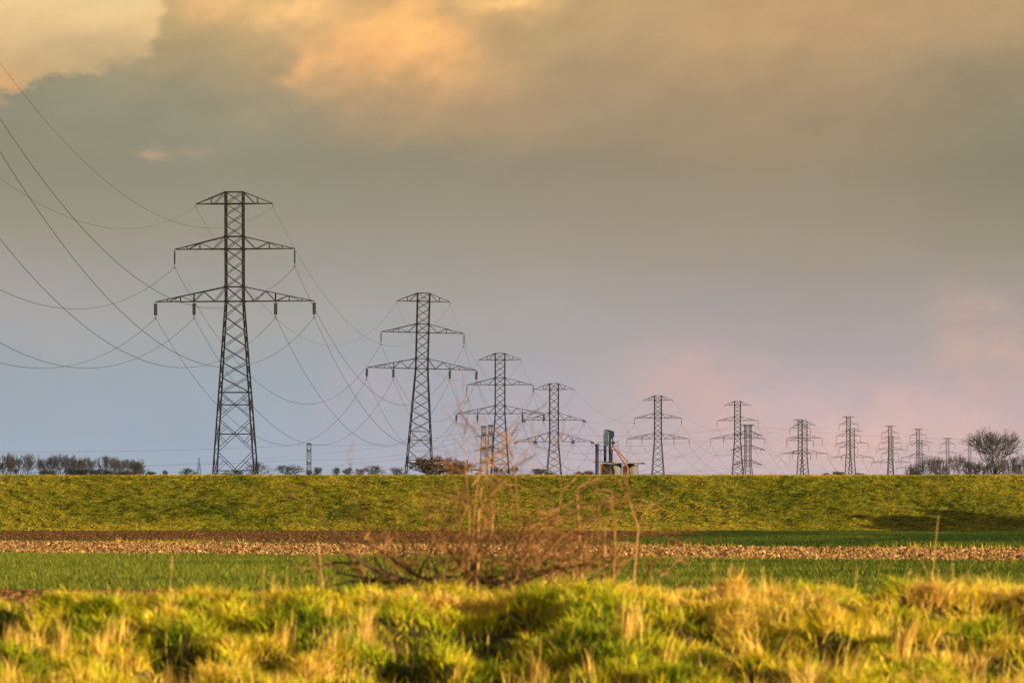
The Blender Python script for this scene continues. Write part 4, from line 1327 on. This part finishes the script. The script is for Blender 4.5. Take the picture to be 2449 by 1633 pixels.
    for p, d in tips: 
        for j in range(2):
            twig(p, (d + Vector((rnd.gauss(0, .6), rnd.gauss(0, .6), rnd.gauss(.05, .5)))).normalized(), rnd.uniform(.18, .42), .0045, 1)
    dk = MB()
    for i in range(26):
        x = rnd.gauss(1130, 120); p = W(x, rnd.uniform(1385, 1408), rnd.gauss(0, .35)); d = Vector((rnd.gauss((x - 1130) / 200, .7), rnd.gauss(0, .4), rnd.uniform(.05, .6))).normalized()
        pts = [p]
        for k in range(4):
            d = (d + Vector((rnd.gauss(0, .2), rnd.gauss(0, .2), rnd.gauss(.03, .12)))).normalized(); pts.append(pts[-1] + d * rnd.uniform(.05, .13))
        dk.tube(pts, [.012, .011, .009, .007, .005], 5)
    dk.build('dark_branches', M_limb, root)
    for i in range(120):        # low tangle
        x = rnd.gauss(1170, 190); 
        if x < 740 or x > 1640: continue
        p = W(x, rnd.uniform(1350, 1412), rnd.gauss(0, .5))
        twig(p, Vector((rnd.gauss((x - 1150) / 420, .5), rnd.gauss(0, .4), rnd.uniform(.2, 1))).normalized(), rnd.uniform(.25, .55) * (1.2 - min(.8, abs(x - 1150) / 500)), rnd.uniform(.0045, .0085), 2)
    tw.build('twigs', M_twig, root)
    lf = MB()
    for x, y in ((1465, 1187), (1560, 1214), (1452, 1205), (1525, 1212), (1365, 1280), (1620, 1300), (1530, 1200), (1480, 1215), (1625, 1303), (1370, 1283), (1645, 1270)):
        v, t = leafclump(rnd, W(x, y, rnd.gauss(0, .3)), .028, 4, .016); lf.add(v, t)
    for i in range(60):
        x = rnd.gauss(1230, 90); v, t = leafclump(rnd, W(x, rnd.uniform(1290, 1390), rnd.gauss(0, .3)), .03, 2, .016); lf.add(v, t)
    for i in range(12):
        v, t = leafclump(rnd, W(rnd.uniform(1560, 1720), rnd.gauss(1293, 10), rnd.gauss(0, .3)),   .03, 3, .011); lf.add(v, t)
    lf.build('withered_leaves', M_leaf, root)


shrub()

# ------------------------------------------------------------------ tall dry stalks in the grass
def stalk(px, bpy_, tpy, Y, lean_px, r, seed, head=True):
    rnd = random.Random(seed)
    b = P3(px, bpy_, Y); zb = float(bank_z(b.x, Y)); m = Y / F
    H = EYE + (HY - tpy) * m - zb
    root = empty('dry_stalk', (b.x, Y, zb))
    mb = MB()
    top = Vector((lean_px * m, rnd.gauss(0, .04), H))
    pts = [Vector((top.x * t ** 1.5, top.y * t, H * t)) for t in (0, .35, .7, 1)]
    mb.tube(pts, [r, r * .9, r * .7, r * .45], 5); mb.build('stem', M_stalk, root)
    if head:
        hm = MB()
        for i in range(12):
            t = rnd.uniform(.74, 1.0); p = Vector((top.x * t ** 1.5, top.y * t, H * t))
            d = Vector((rnd.gauss(0, .6), rnd.gauss(0, .6), 1)).normalized()
            hm.tube([p, p + d * rnd.uniform(.02, .04)], [r * .5, r * .2], 3)
        hm.build('seed_head', M_stalk, root)
    return root


ST = [(628, 1425, 1356, 47.0, 5), (646, 1425, 1376, 47.1, 9), (775, 1425, 1296, 46.9, -16), (1712, 1400, 1347, 47.2, -7), (1741, 1400, 1352, 47.4, 8), (1812, 1400, 1356, 47.3, 14), (2041, 1405, 1366, 47.3, 10), (2165, 1402, 1366, 47.3, 12), (2226, 1400, 1234, 47.4, 17), (2281, 1400, 1346, 47.1, -4), (403, 1420, 1330, 47.3, 11), (1310, 1402, 1376, 47.3, 14)]
g_s = 'tall pale dry stalks in the foreground grass'
for i, (px, b, t, Y, ln) in enumerate(ST):
    o = stalk(px, b, t, Y, ln, (.0022, .0030, .0038)[i % 3] if i != 8 else .0044, 900 + i, i != 8)
    if i == 8: tag(o, 'tallest lone dry stalk, reaching up across the stubble at the right', 'stalk', g_s)
    elif i == 2: tag(o, 'tall bright dry stalk left of the bare shrub', 'stalk', g_s)
    elif px < 700: tag(o, 'pale dry stalk on the left edge line of the grass bank', 'stalk', g_s)
    elif px < 1500: tag(o, 'pale dry stalk among the stems of the bare shrub', 'stalk', g_s)
    else: tag(o, 'pale dry stalk on the right edge line of the grass bank', 'stalk', g_s)

# ------------------------------------------------------------------ haze
mb = MB(); mb.box((-2100, -80, -2.4), (2100, 6100, 56))
hm = bpy.data.materials.new('haze_air'); hm.use_nodes = True
hm.node_tree.nodes.clear()
q_ = G(hm.node_tree)
pv = q_.n('ShaderNodeVolumePrincipled')
pv.inputs['Color'].default_value = (0.72, 0.80, 0.95, 1)
pv.inputs['Density'].default_value = 0.000010
pv.inputs['Anisotropy'].default_value = 0.0
ho = q_.n('ShaderNodeOutputMaterial'); hm.node_tree.links.new(pv.outputs[0], ho.inputs['Volume'])
hz = mb.build('haze', hm); tag(hz, kind='stuff')
hz['label'] = 'thin bluish evening haze filling the air over the fields'
